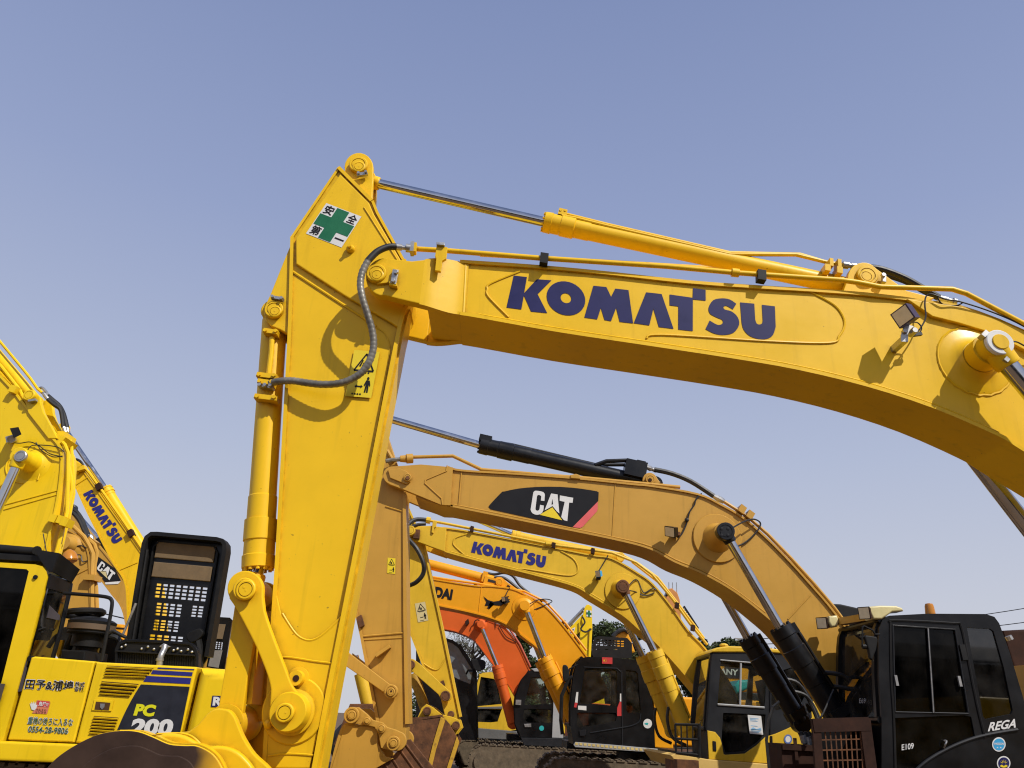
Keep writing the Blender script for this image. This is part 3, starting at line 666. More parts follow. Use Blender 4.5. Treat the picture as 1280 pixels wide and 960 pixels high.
q.turn(*(lambda c: ((c.x, SN-.0, c.z), (c.x, SN-.09, c.z)))(at(371,848,SN-.05)), [(0, .075), (.3, .07), (.32, .05), (1, .045)], 24)
A.p('lever_pin', q, Y_MAIN, lever)
q = MB(); q.pin(370,848,SN-.09, 4, SN-.094, SN-.085, 12); A.p('bore', q, RUSTB, lever)
q = MB(); k = at(335.5,905,SN-.05); q.ball(k, .028, 10); q.cyl(k, k+Vector((0, .06, 0)), .02); A.p('grease_nipple', q, Y_MAIN, lever)
# bucket link (box link) from lever end down to the bucket ear
q = MB(); lk = [(293,757),(322,757),(318,800),(309,850),(303,893),(296,910),(270,905),(272,888),(282,830)]
q.prism(xz(lk, SN-.03), SN-.03, SN+.03, .01); q.prism(xz([(300,757),(324,757),(318,900),(290,905)], SN+.0), 5.60, 5.66, .01)
q.prism(xz([(318,760),(323,760),(313,880),(306,880)], SN), SN+.03, 5.60, 0)
k = at(284,905,SN); q.cyl((k.x, SN-.06, k.z), (k.x, 5.70, k.z), .115, n=28); k = at(307,737,SN); q.cyl((k.x, SN-.048, k.z), (k.x, 5.655, k.z), .10, n=24)
A.p('bucket_link', q, Y_MAIN)
# bucket: ears, shell and side plates
ear = [(220,916),(236,914)]+crv([(248,905),(258,893),(266,887),(275,885.5),(286,888),(293,896),(298,908),(304,922),(317,942),(336,960),(352,985)],4)+[(340,1040),(230,1040),(205,960)]
q = MB()
for y0 in (5.14, 5.72): q.prism(xz(ear, 5.14), y0, y0+.07, .012)
ears = q
side = crv([(52,968),(70,948),(95,931),(122,918.5),(150,913.8),(172,915),(191,922),(211,930.6),(230,932.5),(247,933.5),(266,944),(277,961),(284,985),(292,1030)],4)+[(285,1120),(215,1210),(120,1230),(40,1180),(20,1100),(30,1010)]
q = MB(); BY0, BY1 = 5.0, 5.92
sx = xz(side, BY0); cxx = sum(p[0] for p in sx)/len(sx); czz = sum(p[1] for p in sx)/len(sx)
xr_ = at(188,920,BY0).x; rb_ = [(a+(cxx-a)*.02, b+(czz-b)*.02) for a, b in sx]
q.ribbon([p for p in rb_[8:-5] if p[0] > xr_], .03, BY0+.03, BY1-.03); q.ribbon([p for p in rb_[:24] if p[0] < xr_+.02], .02, BY0+.03, BY0+.10); q.prism([(cxx+(a-cxx)*.86, czz+(b-czz)*.86-.06) for a, b in sx], BY0+.03, BY1-.03)
bucket = A.p('bucket', q, Y_MAIN)
A.p('bucket_ear', ears, Y_MAIN, bucket)
m_b = mat('worn_bucket_side', (.050, .024, .013), .55, var=.25, dirt=.12, dirtcol=(.11, .06, .03), scale=4, bump=.15)
nt = m_b.node_tree; pb = nt.nodes['Principled BSDF']; src = pb.inputs['Base Color'].links[0].from_socket
tcn = nt.nodes.new('ShaderNodeTexCoord'); sx_ = nt.nodes.new('ShaderNodeSeparateXYZ'); nt.links.new(tcn.outputs['Object'], sx_.inputs[0])
nz = nt.nodes.new('ShaderNodeTexNoise'); nz.inputs['Scale'].default_value = 5; nt.links.new(tcn.outputs['Object'], nz.inputs[0])
ma = nt.nodes.new('ShaderNodeMath'); ma.operation = 'MULTIPLY_ADD'; ma.inputs[1].default_value = .22; nt.links.new(nz.outputs['Fac'], ma.inputs[0]); nt.links.new(sx_.outputs[0], ma.inputs[2])
x_e = at(248,950,BY0).x-7.2
mr = nt.nodes.new('ShaderNodeMapRange'); mr.inputs[1].default_value = x_e-.02+.11; mr.inputs[2].default_value = x_e+.12+.11; nt.links.new(ma.outputs[0], mr.inputs[0])
mx = nt.nodes.new('ShaderNodeMix'); mx.data_type = 'RGBA'; nt.links.new(mr.outputs[0], mx.inputs[0]); nt.links.new(src, mx.inputs[6]); mx.inputs[7].default_value = (.80, .42, .012, 1); nt.links.new(mx.outputs[2], pb.inputs['Base Color'])
q = MB()
q.prism(sx, BY0, BY0+.03, .004); q.prism([(cxx+(a-cxx)*.9, czz+(b-czz)*.9-.05) for a, b in sx], BY1-.03, BY1, .004)
q.prism([(cxx+(a-cxx)*.66, czz+(b-czz)*.66-.01) for a, b in sx], BY0-.014, BY0+.005, .006)
A.p('bucket_side', q, m_b, bucket)
q = MB(); q.bead(crv([(150,914),(172,915.3),(191,922.3),(211,931),(230,933),(247,934),(266,944.5),(277,961)],5), BY0+.012, .008)
for off, pp_ in ((.14, [(196,918),(222,917),(238,920),(250,931)]), (.17, [(225,917),(240,921),(250,930)])): q.bead(crv(pp_, 5), 5.12, .008)
q.bead(crv([(257,934),(285,936),(302,946),(314,960)],5), 5.13, .010)
A.p('weld_bead', q, Y_MAIN, bucket)
q = MB(); # rounded wrapper plates behind the ears
q.prism(xz(crv([(190,924),(205,917),(226,918),(242,925),(252,936),(240,960),(195,955)],3), 5.10), 5.085, 5.14, .02, 3)
q.prism(xz(crv([(250,938),(270,932),(292,936),(308,948),(318,966),(300,990),(262,975)],3), 5.10), 5.085, 5.14, .02, 3)
A.p('wrapper_plate', q, Y_MAIN, bucket)
q = MB()
for k in range(5):
    k0 = xz([(30,1150)], BY0)[0]; y = BY0+.06+k*.2; q.hexa([(k0[0]-.16, y, k0[1]-.12), (k0[0]+.12, y, k0[1]-.02), (k0[0]+.1, y, k0[1]+.06), (k0[0]-.16, y, k0[1]-.10), (k0[0]-.16, y+.09, k0[1]-.12), (k0[0]+.12, y+.09, k0[1]-.02), (k0[0]+.1, y+.09, k0[1]+.06), (k0[0]-.16, y+.09, k0[1]-.10)])
A.p('bucket_teeth', q, RUST, bucket)
undercarriage(A, 7.4, BC-1.55, BC+1.55); house(A, 5.9, 9.6, BC-1.5, BC+1.5, 1.06, 2.3, Y_MAIN)
# ================================================================== tan excavator with black cab (second in the row)
B = Machine('excavator', (6.6, 11.85, 0), 'tan excavator with black cab, black cylinders and a white-lettered black boom panel')
N0, N1 = 11.5, 12.2; NC = (N0+N1)/2
top = crv([(560,583.5),(578,588),(650,592.5),(723,598),(790,605),(816,607.6),(872,617.5),(903,631.6),(929,647),(957,671),(985,699),(1013,730),(1044,766.5),(1085,825),(1115,885)],4)
bot = crv([(557,631),(578,635),(667,653),(765,673),(813,685.6),(844,702),(878,716),(917.5,738.5),(957,769),(982,792),(1013,831),(1045,880),(1070,925)],4)
bb = B.p('boom', boom_body(MB(), top, bot, N0, N1, .03, .03), TAN)
tip = arc(489,594,9,250,100,8)[::1]
tip = [(526,580.5),(500,582.5)]+arc(490,594,11,-95,-255,8)+[(484,604),(506.6,612.5),(551.6,631),(563,631.5),(566,584)]
q = MB()
for y0 in (N0-.05, N1-.05): q.prism(xz(tip, N0-.05), y0, y0+.10, .015)
q.ribbon(xz([(520,620),(552,631),(566,632)], N0), .03, N0, N1)
nose = B.p('boom_nose', q, TAN, bb)
q = MB(); q.prism(xz([(485,588),(500,586),(509,590),(515,597),(513,603),(508,606),(488,598)], N0-.05), N0-.085, N0-.04, .01); q.pin(509.5,597.5,N0-.08,5,N0-.12,N0-.07); B.p('pin_keeper', q, TAN, nose)
q = MB(); q.pin(509.5,597.5,N0-.12,2.6,N0-.14,N0-.11,6); B.p('keeper_bolt', q, RUST, nose)
q = MB(); q.bead([(559,582),(558,589),(532,600),(531,604),(552,623),(553,631)], N0-.052, .012); q.bead([(577,588),(573,635)], N0+.024, .010); q.bead([(769,604),(765,673)], N0+.028, .008); q.bead([(985,774),(1013,744)], N0+.028, .010)
q.bead(crv([(560,630),(578,633),(667,651),(765,671),(813,683),(844,699.5),(878,713.5),(917,736),(957,766)],4), N0+.022, .012)
B.p('weld_bead', q, TAN, bb)
fr = Frame((664, 639.8), (708.2, 651.1), (667.7, 614.6), N0+.027)
let, tri, pl, red, hole = maker_c(fr)
po = B.p('maker_panel', pl, INK, bb); B.p('maker_lettering', let, WHITE, po); B.p('yellow_triangle', tri, YELV, po); B.p('red_band', red, PINKRED, po)
B.p('letter_counter', hole, INK, po)
# pipe on the boom nose, small bracket
q = MB(); q.tube([at(*p, N0+.08) for p in ((506,573),(513,571.5),(566,570),(602,587),(660,592),(735,598),(850,609))], .028, 10); q.tube([at(*p, N0+.1) for p in ((484,563),(492,577))], .03, 8)
B.p('boom_pipe', q, TAN, bb)
q = MB(); q.turn(at(500,573.5,N0+.05), at(508,573.5,N0+.07), [(0,.05),(1,.06)], 12); q.turn(at(508,573.5,N0+.06), at(516,573,N0+.08), [(0,.075),(1,.075)], 12); B.p('pipe_fitting', q, TAN, bb)
q = MB(); hose(q, [(482,576.5,N0),(490,575,N0+.02),(502,574,N0+.05)], .035, 8); B.p('hydraulic_hose', q, SLEEVE, bb)
q = MB(); q.prism(xz([(713,598),(713,594),(720,592.5),(725,594.5),(725,599)], N0), N0-.02, N0+.10, .01); B.p('pipe_bracket', q, TAN, bb)
# black arm cylinder
ac = ram(B, 'arm_cylinder', at(462,516.5,NC), at(600,556.5,NC), at(818,606,NC), .062, .118, BLACK, head=.55, nb=8, eye_w=.10)
q = MB()
c = at(793,590,NC-.05); d = (at(818,606,NC)-at(600,556.5,NC)).normalized(); u = Vector((-d.z, 0, d.x))
q.obox(c+u*.02, d*.17, (0, .15, 0), u*.13); q.obox(at(800,581,NC), d*.07, (0, .12, 0), u*.035)
q.tube([at(*p, NC-.08) for p in ((744,581.5),(758,576.5),(785,575.5),(795,578))], .035, 8); q.tube([at(*p, NC+.1) for p in ((610,551),(640,556),(745,581),(785,581))], .03, 8)
k = at(607,549,NC-.05); q.obox(k, d*.10, (0, .07, 0), u*.05)
B.p('cylinder_valve_block', q, BLACK, ac)
q = MB(); q.ball(at(807,583,NC-.06), .055, 10); q.turn(at(808,584,NC-.08), at(820,588,NC-.06), [(0,.03),(.4,.045),(.6,.03),(1,.04)], 10); q.turn(at(890,619,NC-.08), at(905,627,NC-.08), [(0,.03),(.4,.045),(.6,.05),(1,.04)], 10); B.p('hose_coupling', q, STEEL, ac)
q = MB(); hose(q, [(818,587,NC-.08),(840,592,NC-.08),(864,602,NC-.08),(892,620,NC-.08)], .042, 8); B.p('hydraulic_hose', q, RUBBER, ac)
q = MB()
for y0 in (NC-.22, NC+.16): q.prism(xz(arc(812,600,9,160,320,8)+[(824,602),(834,607),(845,612),(800,610)], NC-.2), y0, y0+.06, .012)
q.pin(812.5,600,NC-.22,6,NC-.27,NC-.21); B.p('cylinder_bracket', q, TAN, bb)
q = MB(); q.pin(812.5,600,NC-.27,2.4,NC-.28,NC-.26,10); q.pin(826,605,NC-.22,2,NC-.25,NC-.2,8); B.p('bolt', q, RUSTB, bb)
# pipes over the back of the boom
q = MB()
for o in (0, .14): q.tube([at(*p, N0+.06+o) for p in ((905,627),(935,646),(960,668),(988,697),(1016,728),(1043,760),(1060,783))], .028, 8)
for x, y in ((925,641),(935,648)): k = at(x, y-2, N0+.1); q.obox(k, (.04, 0, -.03), (0, .14, 0), (.03, 0, .05))
B.p('boom_pipe', q, TAN, bb)
# wires, lamp
lo, lc = lamp(B, 840, 664, N0-.16, 16, 13, 9, BLACK, aim=(-.75, -.55, -.35), parent=bb, tilt=.3)
q = MB(); q.obox(at(845,668,N0-.07), (.05, 0, 0), (0, .07, 0), (0, 0, .025)); B.p('lamp_bracket', q, RUST, lo)
q = MB(); hose(q, [(847,672,N0-.04),(852,668,N0-.02),(858,655,N0),(862,640,N0),(868,631,N0),(870,624,N0),(877,617,N0+.02)], .012, 6); q.ball(at(858.5,650,N0-.01), .035, 8)
hose(q, [(917,659,N0-.3),(930,652,N0-.2),(942,649,N0-.1),(950,653,N0),(949,660,N0),(940,671,N0),(930,679,N0),(921,683,N0)], .012, 6); B.p('lamp_wiring', q, RUBBER, lo)
# lift-cylinder boss and black lift cylinders
q = MB(); e = at(906,665,N0-.40); CYC = NC
for f in (lambda y: y, lambda y: 2*CYC-y):
    q.turn((e.x, f(N0+.04), e.z), (e.x, f(N0-.38), e.z), [(0, .27), (.03, .27), (.05, .24), (.2, .19), (.5, .15), (1, .145)], 30)
    q.turn((e.x, f(N0+.035), e.z), (e.x, f(N0+.0), e.z), [(0, .37), (.6, .37), (1, .36)], 36)
B.p('lift_pin_boss', q, TAN, bb)
for sgn in (-1, 1):
    f = (lambda y: y) if sgn < 0 else (lambda y: 2*CYC-y)
    j = at(975,784,N0-.40); bs = at(1052,905,N0-.40)
    P = lambda v: Vector((v.x, f(v.y), v.z))
    co = ram(B, 'boom_cylinder', P(e), P(j), P(bs), .066, .135, BLACK, eyemat=BLACK, eye_w=.10, head=.75, nb=8)
    q = MB(); d = (bs-j).normalized(); u = Vector((-d.z, 0, d.x))
    q.tube([P(j+d*.1+u*.17), P(j+d*.2+u*.19), P(j+d*1.1+u*.17), P(j+d*1.3+u*.12)], .03, 8); q.obox(P(j+d*.1+u*.13), d*.07, (0, .08, 0), u*.06); q.obox(P(j+d*1.25+u*.05), d*.06, (0, .17, 0), u*.16)
    B.p('cylinder_pipe', q, BLACK, co)
    q = MB(); 
    for k in range(2): q.tube(crv([tuple(P(j+d*(.75+k*.2)+u*.15+Vector((0,-.12,0)))), tuple(P(j+d*(.95+k*.2)+u*.36+Vector((0,-.15,0)))), tuple(P(j+d*(1.35+k*.15)+u*.34+Vector((0,-.15,0)))), tuple(P(j+d*1.8+u*.16)) ,tuple(P(j+d*2.1+u*.05))], 5), .03, 8)
    B.p('hydraulic_hose', q, RUBBER, co)
    if sgn < 0:
        q = MB(); q.pin(906,665,N0-.5,11,N0-.56,N0-.49); cp_ = B.p('pin_cap', q, BLACK, co)
        q = MB()
        for x, y in ((902,661),(910,661),(902,669),(910,669)):
            q = MB(); q.pin(x, y, N0-.56, 2, N0-.565, N0-.55, 8); build('bolt', q, INK, B.r, cp_)
q = MB(); q.cyl(at(965,845,N0-.42), at(1000,1010,N0-.42), .015, n=8)
# stick, links and bucket
S0, S1 = 11.62, 12.08
q = MB(); q.prism(xz([(462,500),(474,512),(500,590),(505,616),(506,770),(508.5,905),(507,925),(500,937),(489,938),(480,928),(474,905),(452,795),(440,740),(420,640),(428,570)], S0), S0, S1, .02)
q.ribbon(xz([(505.5,616),(506.5,770),(509,905)], S0), .05, S0-.03, S1+.03); q.ribbon(xz([(420,640),(440,740),(452,795),(472.5,902)], S0), .04, S0-.03, S1+.03)
st = B.p('stick', q, TAN)
q = MB(); q.bead([(452,795.5),(505,791)], S0-.004, .014); q.bead([(482,633),(505.5,640)], S0-.004, .012); q.bead([(452,800),(505,797)], S0-.002, .010); B.p('weld_bead', q, TAN, st)
q = MB(); q.obox(at(479,814,S0-.06), (.09, 0, .07), (0, .07, 0), (-.012, 0, .018)); B.p('pipe_bracket', q, TAN, st)
q = MB(); q.obox(at(451,777,S0-.03), (.03, 0, .02), (0, .05, 0), (-.03, 0, .07)); B.p('hose_bracket', q, RUST, st)
warn(B, st, (484,716.5), (494,717.5), (484.5,697), S0-.004, YELV)
q = MB()
for y0 in (S0-.13, S1+.05): q.prism(xz([(431,812),(441,819.5),(470,842),(487,855)]+arc(489,864,9,-60,110,8)+[(482,867),(472,860),(430,831)], S0-.1), y0, y0+.08, .012)
lv = B.p('tipping_lever', q, TAN)
q = MB(); q.pin(489,864.5,S0-.13,8.2,S0-.18,S0-.12); q.pin(489,865,S0-.18,5,S0-.22,S0-.17); B.p('lever_pin', q, TAN, lv)
q = MB(); q.pin(489,864,S0-.22,1.2,S0-.225,S0-.21,8); B.p('bore', q, RUSTB, lv)
E0, E1 = 11.3, 12.4
q = MB()
for y0 in (E0, E1-.1): q.prism(xz(arc(441,894,10,90,270,8)+[(448,884),(458,892),(466,900),(478,903),(484,909),(494,912),(503,916)]+arc(495,926,13,-40,110,8)+[(487,938),(476,935),(473,918),(468,909),(455,906),(445,905)], E0), y0, y0+.09, .012)
bk = MB()
bk.prism(xz([(431,906),(447,908),(468,907),(472,915),(472,930),(482,946),(492,948),(462,965),(415,1000),(405,990)], E0+.04), E0+.04, E0+.09, .01)
bk.prism(xz([(431,906),(447,908),(468,907),(472,915),(472,930),(482,946),(492,948),(462,965),(415,1000),(405,990)], E0+.04), E1-.09, E1-.04, .01)
bk.ribbon(crv(xz([(468,907),(447,908),(431,906),(420,935),(412,970),(405,1000)], E0+.04),3), .04, E0+.05, E1-.05)
bkt = B.p('bucket', bk, TAN); B.p('bucket_ear', q, TAN, bkt)
q = MB()
for x, y, r_ in ((440,894,9.5),(459,901.5,4.5),(477,911,5),(492,929,8.5)): q.pin(x, y, E0-.01, r_, E0-.06, E0); q.pin(x, y, E0-.06, r_*.55, E0-.08, E0-.05)
B.p('bucket_pin', q, TAN, bkt)
q = MB()
q.prism(xz([(474,951),(492,944),(509,925),(513,924),(552,972),(530,985),(470,975)], E0+.1), E0+.1, E0+.15, .01)
for a, b in (((500,937),(525,972)), ((507,930),(538,972)), ((490,947),(505,972)), ((480,952),(492,975))): q.tube([at(*a, E0+.10), at(*b, E0+.10)], .016, 6)
B.p('bucket_cutting_side', q, RUST, bkt)
undercarriage(B, 6.7, 10.3, 13.5, 5.2, .7)
house(B, 5.0, 10.6, 11.2, 13.4, 1.1, 2.65, TAN, hood=BLACK)
# cab
Y0 = 10.0
out = [(1102,1010),(1102,900),(1098.5,845),(1098,800),(1099,785),(1103,775),(1112,769.5),(1160,767),(1232,767.5),(1243,771),(1249,779),(1262,815),(1279,872),(1290,915),(1296,1010)]
w1 = [(1117,783),(1119,781),(1192,786),(1195,788),(1210,889),(1208,892),(1121,890),(1119,888)]
w2 = [(1118,897.5),(1206,894),(1214,896),(1219,921),(1186,936),(1160,952),(1147,962),(1120,990)]
w3 = [(1208.5,784.5),(1238,786),(1242,789),(1255,835),(1266,888),(1264,892.5),(1232,899),(1229,896)]
co, ox = cab(B, Y0, 1.30, out, [w1, w2, w3], BLACK, GLSD, (1, 5), th=.07, lower=GLSM, backwins=[0, 2], gl_each={2: GLSR})
q = MB()
q.tube([at(1160,785.5,Y0-.004), at(1167,891,Y0-.004)], .014, 8)
for a in ([(1116,782),(1194,787),(1210.5,892),(1119,890),(1116,782)],): q.tube([at(*p, Y0-.002) for p in a], .012, 6)
B.p('window_frame', q, SILVERP if False else DARK, co)
q = MB(); q.tube([at(1160,785.5,Y0-.014), at(1167,891,Y0-.014)], .008, 6); B.p('window_runner', q, STEEL, co)
q = MB(); 
for pts in ([(1113,778),(1118,775.5),(1190,779),(1201,783),(1210,825),(1221,880),(1231,922)], [(1113,778),(1113,800),(1114,850),(1117,895),(1119,960),(1119,990)]): q.tube([at(*p, Y0-.002) for p in crv(pts, 4)], .016, 6)
B.p('door_seal', q, MATBLK, co)
q = MB(); q.tube([at(*p, Y0-.006) for p in crv([(1142,965),(1160,950),(1185,935.5),(1210,925),(1231,919),(1255,914.5),(1272,912)], 5)], .018, 8); B.p('trim_strip', q, DARK, co)
for a in ([(1199.5,806),(1206,805.5),(1211,825),(1204,825.5)],):
    q = MB(); q.prism(xz(a, Y0-.03), Y0-.03, Y0+.0, .006); B.p('door_hinge', q, MATBLK, co)
q = MB()
for a in ((1119.5,845,1121,856),(1198.5,846,1200.5,857)): q.obox(at((a[0]+a[2])/2, (a[1]+a[3])/2, Y0-.01), (.016, 0, 0), (0, .014, 0), (-.004, 0, .06))
B.p('window_latch', q, STEEL, co)
q = MB(); q.tube(crv([tuple(at(1180,935,Y0-.01)), tuple(at(1182,930,Y0-.05)), tuple(at(1183,926,Y0-.03)), tuple(at(1180,926,Y0-.01))], 4), .01, 6); B.p('door_handle', q, STEEL, co)
q = MB(); text(q, 'REGA', Frame((1234.5,914.5), (1269.5,909.5), (1236.5,903), Y0-.004), .003, .03, shear=.15); B.p('model_lettering', q, WHITE, co)
q = MB(); text(q, 'E109', Frame((1127,938), (1142,936), (1127,930.5), Y0+.012), .003, .012); B.p('chalk_number', q, WHITE, co)
q = MB(); text(q, 'E69', Frame((1074,879), (1082,879), (1074,873), Y0+.45), .0, .0); 
B.p('chalk_number', q, WHITE, co)
for c_, m1, m2, nm in (((1248.5,930.5), CYAN, WHITE, 'round_blue_badge'), ((1254.5,954), NAVY, YELV, 'round_sun_badge')):
    fr = Frame((c_[0]-8.5, c_[1]+9), (c_[0]+8.5, c_[1]+9), (c_[0]-8.5, c_[1]-9), Y0-.003)
    q = MB(); upoly(q, fr, [(.5+.5*math.cos(k*.2618), .5+.5*math.sin(k*.2618)) for k in range(24)], .002); bo = B.p(nm, q, WHITE, co)
    q = MB(); upoly(q, fr, [(.5+.41*math.cos(k*.2618), .5+.41*math.sin(k*.2618)) for k in range(24)], .004); B.p('badge_disc', q, m1, bo)
    q = MB()
    if m1 is CYAN:
        text(q, 'PASSION', fr, .006, .02, (.16, .46, .84, .62)); text(q, '★ ★', fr, .006, .0, (.3, .22, .7, .34))
    else:
        for k in range(5):
            a = R(30+30*k); upoly(q, fr, [(.5+.12*math.cos(a-.2), .45+.12*math.sin(a-.2)), (.5+.34*math.cos(a), .45+.34*math.sin(a)), (.5+.12*math.cos(a+.2), .45+.12*math.sin(a+.2))], .006)
        upoly(q, fr, [(.2, .3), (.35, .4), (.5, .3), (.65, .4), (.8, .3), (.65, .22), (.5, .2), (.35, .22)], .006)
    B.p('badge_mark', q, m2, bo)
q = MB(); k = at(1163,767,Y0+.3); q.turn((k.x, k.y, k.z-.02), (k.x, k.y, k.z+.13), [(0,.06),(.1,.062),(.75,.055),(.95,.045),(1,.02)], 20); B.p('beacon', q, AMBER, co)
# cream roof lamps
q = MB()
q.prism(xz([(1085,758.5),(1100,757),(1120,757.5),(1127,760),(1129,764),(1115,765),(1108,770),(1102,774),(1091,774),(1087,766)], Y0+.0), Y0-.02, Y0+.22, .03, 3); l1 = B.p('roof_lamp', q, CREAM, co)
lamp(B, 1082, 766.5, Y0+.0, 15, 15, 8, RUSTB, aim=(-.75, -.65, -.08), parent=co)
YF_ = Y0+1.25
q = MB(); q.prism(xz([(1033,771),(1043,770),(1046,778),(1044,784),(1036,785),(1032,778)], YF_), YF_-.1, YF_+.12, .03, 3); l2 = B.p('roof_lamp', q, CREAM, co)
lamp(B, 1029, 779, YF_-.02, 14, 14, 8, RUSTB, aim=(-.75, -.65, -.08), parent=co)
q = MB(); q.tube([at(1046,776,YF_), at(1052,775,YF_-.1)], .03, 8); q.obox((at(1098,771,Y0+.05)+at(1048,779,YF_))/2+Vector((.03,0,.02)), (at(1098,771,Y0+.05)-at(1048,779,YF_))/2, (.06, .0, 0), (0, 0, .045)); B.p('front_visor', q, TAN, co)
# mirror on the front pillar
q = MB(); q.prism(xz([(1080,796),(1082,794),(1095,796),(1097,800),(1095,812),(1090,825),(1087,823),(1085,812)], Y0-.1), Y0-.12, Y0-.05, .02); mi = B.p('mirror', q, MATBLK, co)
q = MB(); q.tube([at(*p, Y0-.08) for p in ((1078,808),(1078,784),(1080,782.5),(1091,788),(1094,793),(1100,793))], .012, 8); q.tube([at(1078,808,Y0-.08), at(1084,808,Y0-.08)], .03, 8); B.p('mirror_arm', q, MATBLK, mi)
# rusty mesh guard in front of the cab
GY = Y0+.02
q = MB(); a, b, c, d = [at(x, y, GY) for x, y in ((1015,900),(1085,898),(1092,990),(1026,990))]; 
def bar(q, p, r, w, dp=.03): 
    dd = (r-p).normalized(); n = Vector((-dd.z, 0, dd.x)); q.obox((p+r)/2, (r-p)/2, (0, dp, 0), n*w)
bar(q, a+Vector((0,0,-.06)), b+Vector((0,0,-.06)), .075, .034); bar(q, b+Vector((-.05,0,0)), c, .065, .030); bar(q, a+Vector((.04,0,0)), d, .05, .026); bar(q, d, c, .05, .022); q.obox(b+Vector((.01,.25,-.5)), (.02,0,0), (0,.25,0), (0,0,.5))
gd = B.p('front_guard', q, RUSTB, co)
q = MB(); q.prism(xz([(1019,905),(1104,905),(1108,1000),(1030,1000)], Y0+.3), Y0+.3, Y0+.34, .01); B.p('dark_backing', q, BLACK)  # black sheet added so the view behind the mesh guard stays dark
q = MB()
for k in range(1, 11): bar(q, a.lerp(b, k/11)+Vector((.02,0,-.1)), d.lerp(c, k/11), .007, .006)
for k in range(1, 7): bar(q, a.lerp(d, k/7), b.lerp(c, k/7), .007, .007)
B.p('guard_mesh', q, RUST, gd)
q = MB(); q.obox(at(990,960,Y0+.9), (.20, 0, 0), (0, .25, 0), (0, 0, .28)); q.obox(at(990,934,Y0+.88), (.21, 0, 0), (0, .27, 0), (0, 0, .03)); q.obox(at(995,940,Y0+.63), (.02, 0, 0), (0, .01, 0), (0, 0, .16)); B.p('step_box', q, RUSTB)
q = MB(); hose(q, [(1042,862,Y0+.6),(1020,905,Y0+.5),(1005,880,Y0+.6)], .012, 6); q.tube([at(*p, Y0+.4) for p in ((966,884),(961,900),(958,925),(965,1000))], .018, 6); q.tube([at(*p, Y0+.4) for p in ((974,877),(966,884))], .018, 6)
for k in range(3): hose(q, [(1000+k*5,915,N0-.35),(1008+k*5,935,N0-.35),(1016+k*5,985,N0-.3)], .035, 8)
B.p('hydraulic_hose', q, RUBBER)
q = MB()
for x, y in ((1003,924),(1009,926),(1026,925)): q.cyl(at(x, y-5, N0-.38), at(x+3, y+5, N0-.38), .045, n=10)
B.p('hose_coupling', q, STEEL)
# opened black bonnet behind the boom foot
q = MB(); q.prism(xz([(1030,754.5),(1050,755.5),(1072,760.5),(1074,763),(1068,784),(1034,784)], 13.0), 12.95, 13.3, .03); B.p('engine_bonnet', q, MATBLK)
q = MB(); q.prism(xz([(1254,788),(1290,786),(1330,800),(1330,900),(1283,872),(1270,840)], 12.2), 12.2, 13.2, .04); B.p('rear_cover', q, RUSTB)
q = MB(); q.cyl(at(1260,795,12.1), at(1263,800,12.1), .05, n=10); B.p('grab_bracket', q, STEEL)
# ================================================================== third excavator, faded yellow
D = Machine('excavator', (5.3, 16.3, 0), 'faded yellow excavator with rusty bucket, blue boom lettering and a paper notice on its cab')
N0, N1 = 15.8, 16.45; NC = (N0+N1)/2
top = crv([(553,659.5),(588,664.5),(684,683),(740,694),(765,698),(797,716),(816,730),(839,758),(861,789),(881,810),(910,850),(925,880)],4)
bot = crv([(553,687),(563,691),(611,704),(667,718),(717.5,732),(740,745),(768,762),(783,772),(800,787),(817.5,800.5),(836,820),(857,844),(880,872),(893,895)],4)
bb = D.p('boom', boom_body(MB(), top, bot, N0, N1, .025, .03), Y_OLD)
q = MB(); tp = [(540,657),(523.5,657.5)]+arc(515,666,8.5,-100,-250,8)+[(530,680),(537.5,683),(556,689.5),(558,659.5)]
for y0 in (N0-.06, N1-.04): q.prism(xz(tp, N0-.06), y0, y0+.1, .015)
nose = D.p('boom_nose', q, Y_OLD, bb)
q = MB(); q.pin(514,665.5,N0-.07,6,N0-.26,N0-.06); D.p('arm_pin', q, Y_OLD, nose)
q = MB(); q.obox(at(521,668,N0-.1), (.06, 0, 0), (0, .06, 0), (0, 0, .09)); D.p('pin_keeper', q, RUST, nose)
D.p('maker_lettering', maker_k(Frame((588.8,690.3), (683.2,709.6), (592.6,676.8), N0+.024), .006), BLUE, bb)
q = MB()
for pts in ([(585,667),(570,672),(567,677),(568,682),(580,693)], [(701,689),(716,698),(722,708),(720,717),(705,719),(655,711),(648,713)]): q.bead(crv(pts, 5), N0+.022, .016)
q.bead(crv([(563,689.5),(611,702.5),(667,716.5),(717,730.5),(740,743),(768,760)],4), N0+.02, .015)
D.p('weld_bead', q, Y_OLD, bb)
q = MB(); q.tube([at(*p, N0) for p in ((535,650.5),(560,655),(620,667),(690,681),(735,687),(765,691),(795,703),(815,718),(840,748),(862,779),(884,806))], .028, 8)
q.tube([at(*p, N0+.25) for p in ((700,682),(750,688),(775,692),(800,706),(822,722),(850,758),(880,798))], .028, 8); q.tube([at(*p, N0+.4) for p in ((790,702),(830,733),(870,788))], .028, 8)
q.prism(xz([(541,652),(546,653),(545,659),(543,660),(542,667),(539.5,666)], N0-.06), N0-.1, N0-.02, .01)
q.turn(at(533,650,N0), at(538,651,N0), [(0,.07),(1,.07)], 10); k = at(685,680,N0); q.cyl(k-Vector((.05,0,0)), k+Vector((.05,0,0)), .05, n=10)
D.p('boom_pipe', q, Y_OLD, bb)
q = MB()
for x, y in ((590,661.5),(692,682),(741,689),(846,757),(866,785)): k = at(x, y, N0); q.obox(k, (.035, 0, -.008), (0, .05, 0), (.005, 0, .055))
D.p('pipe_clamp', q, RUSTB, bb)
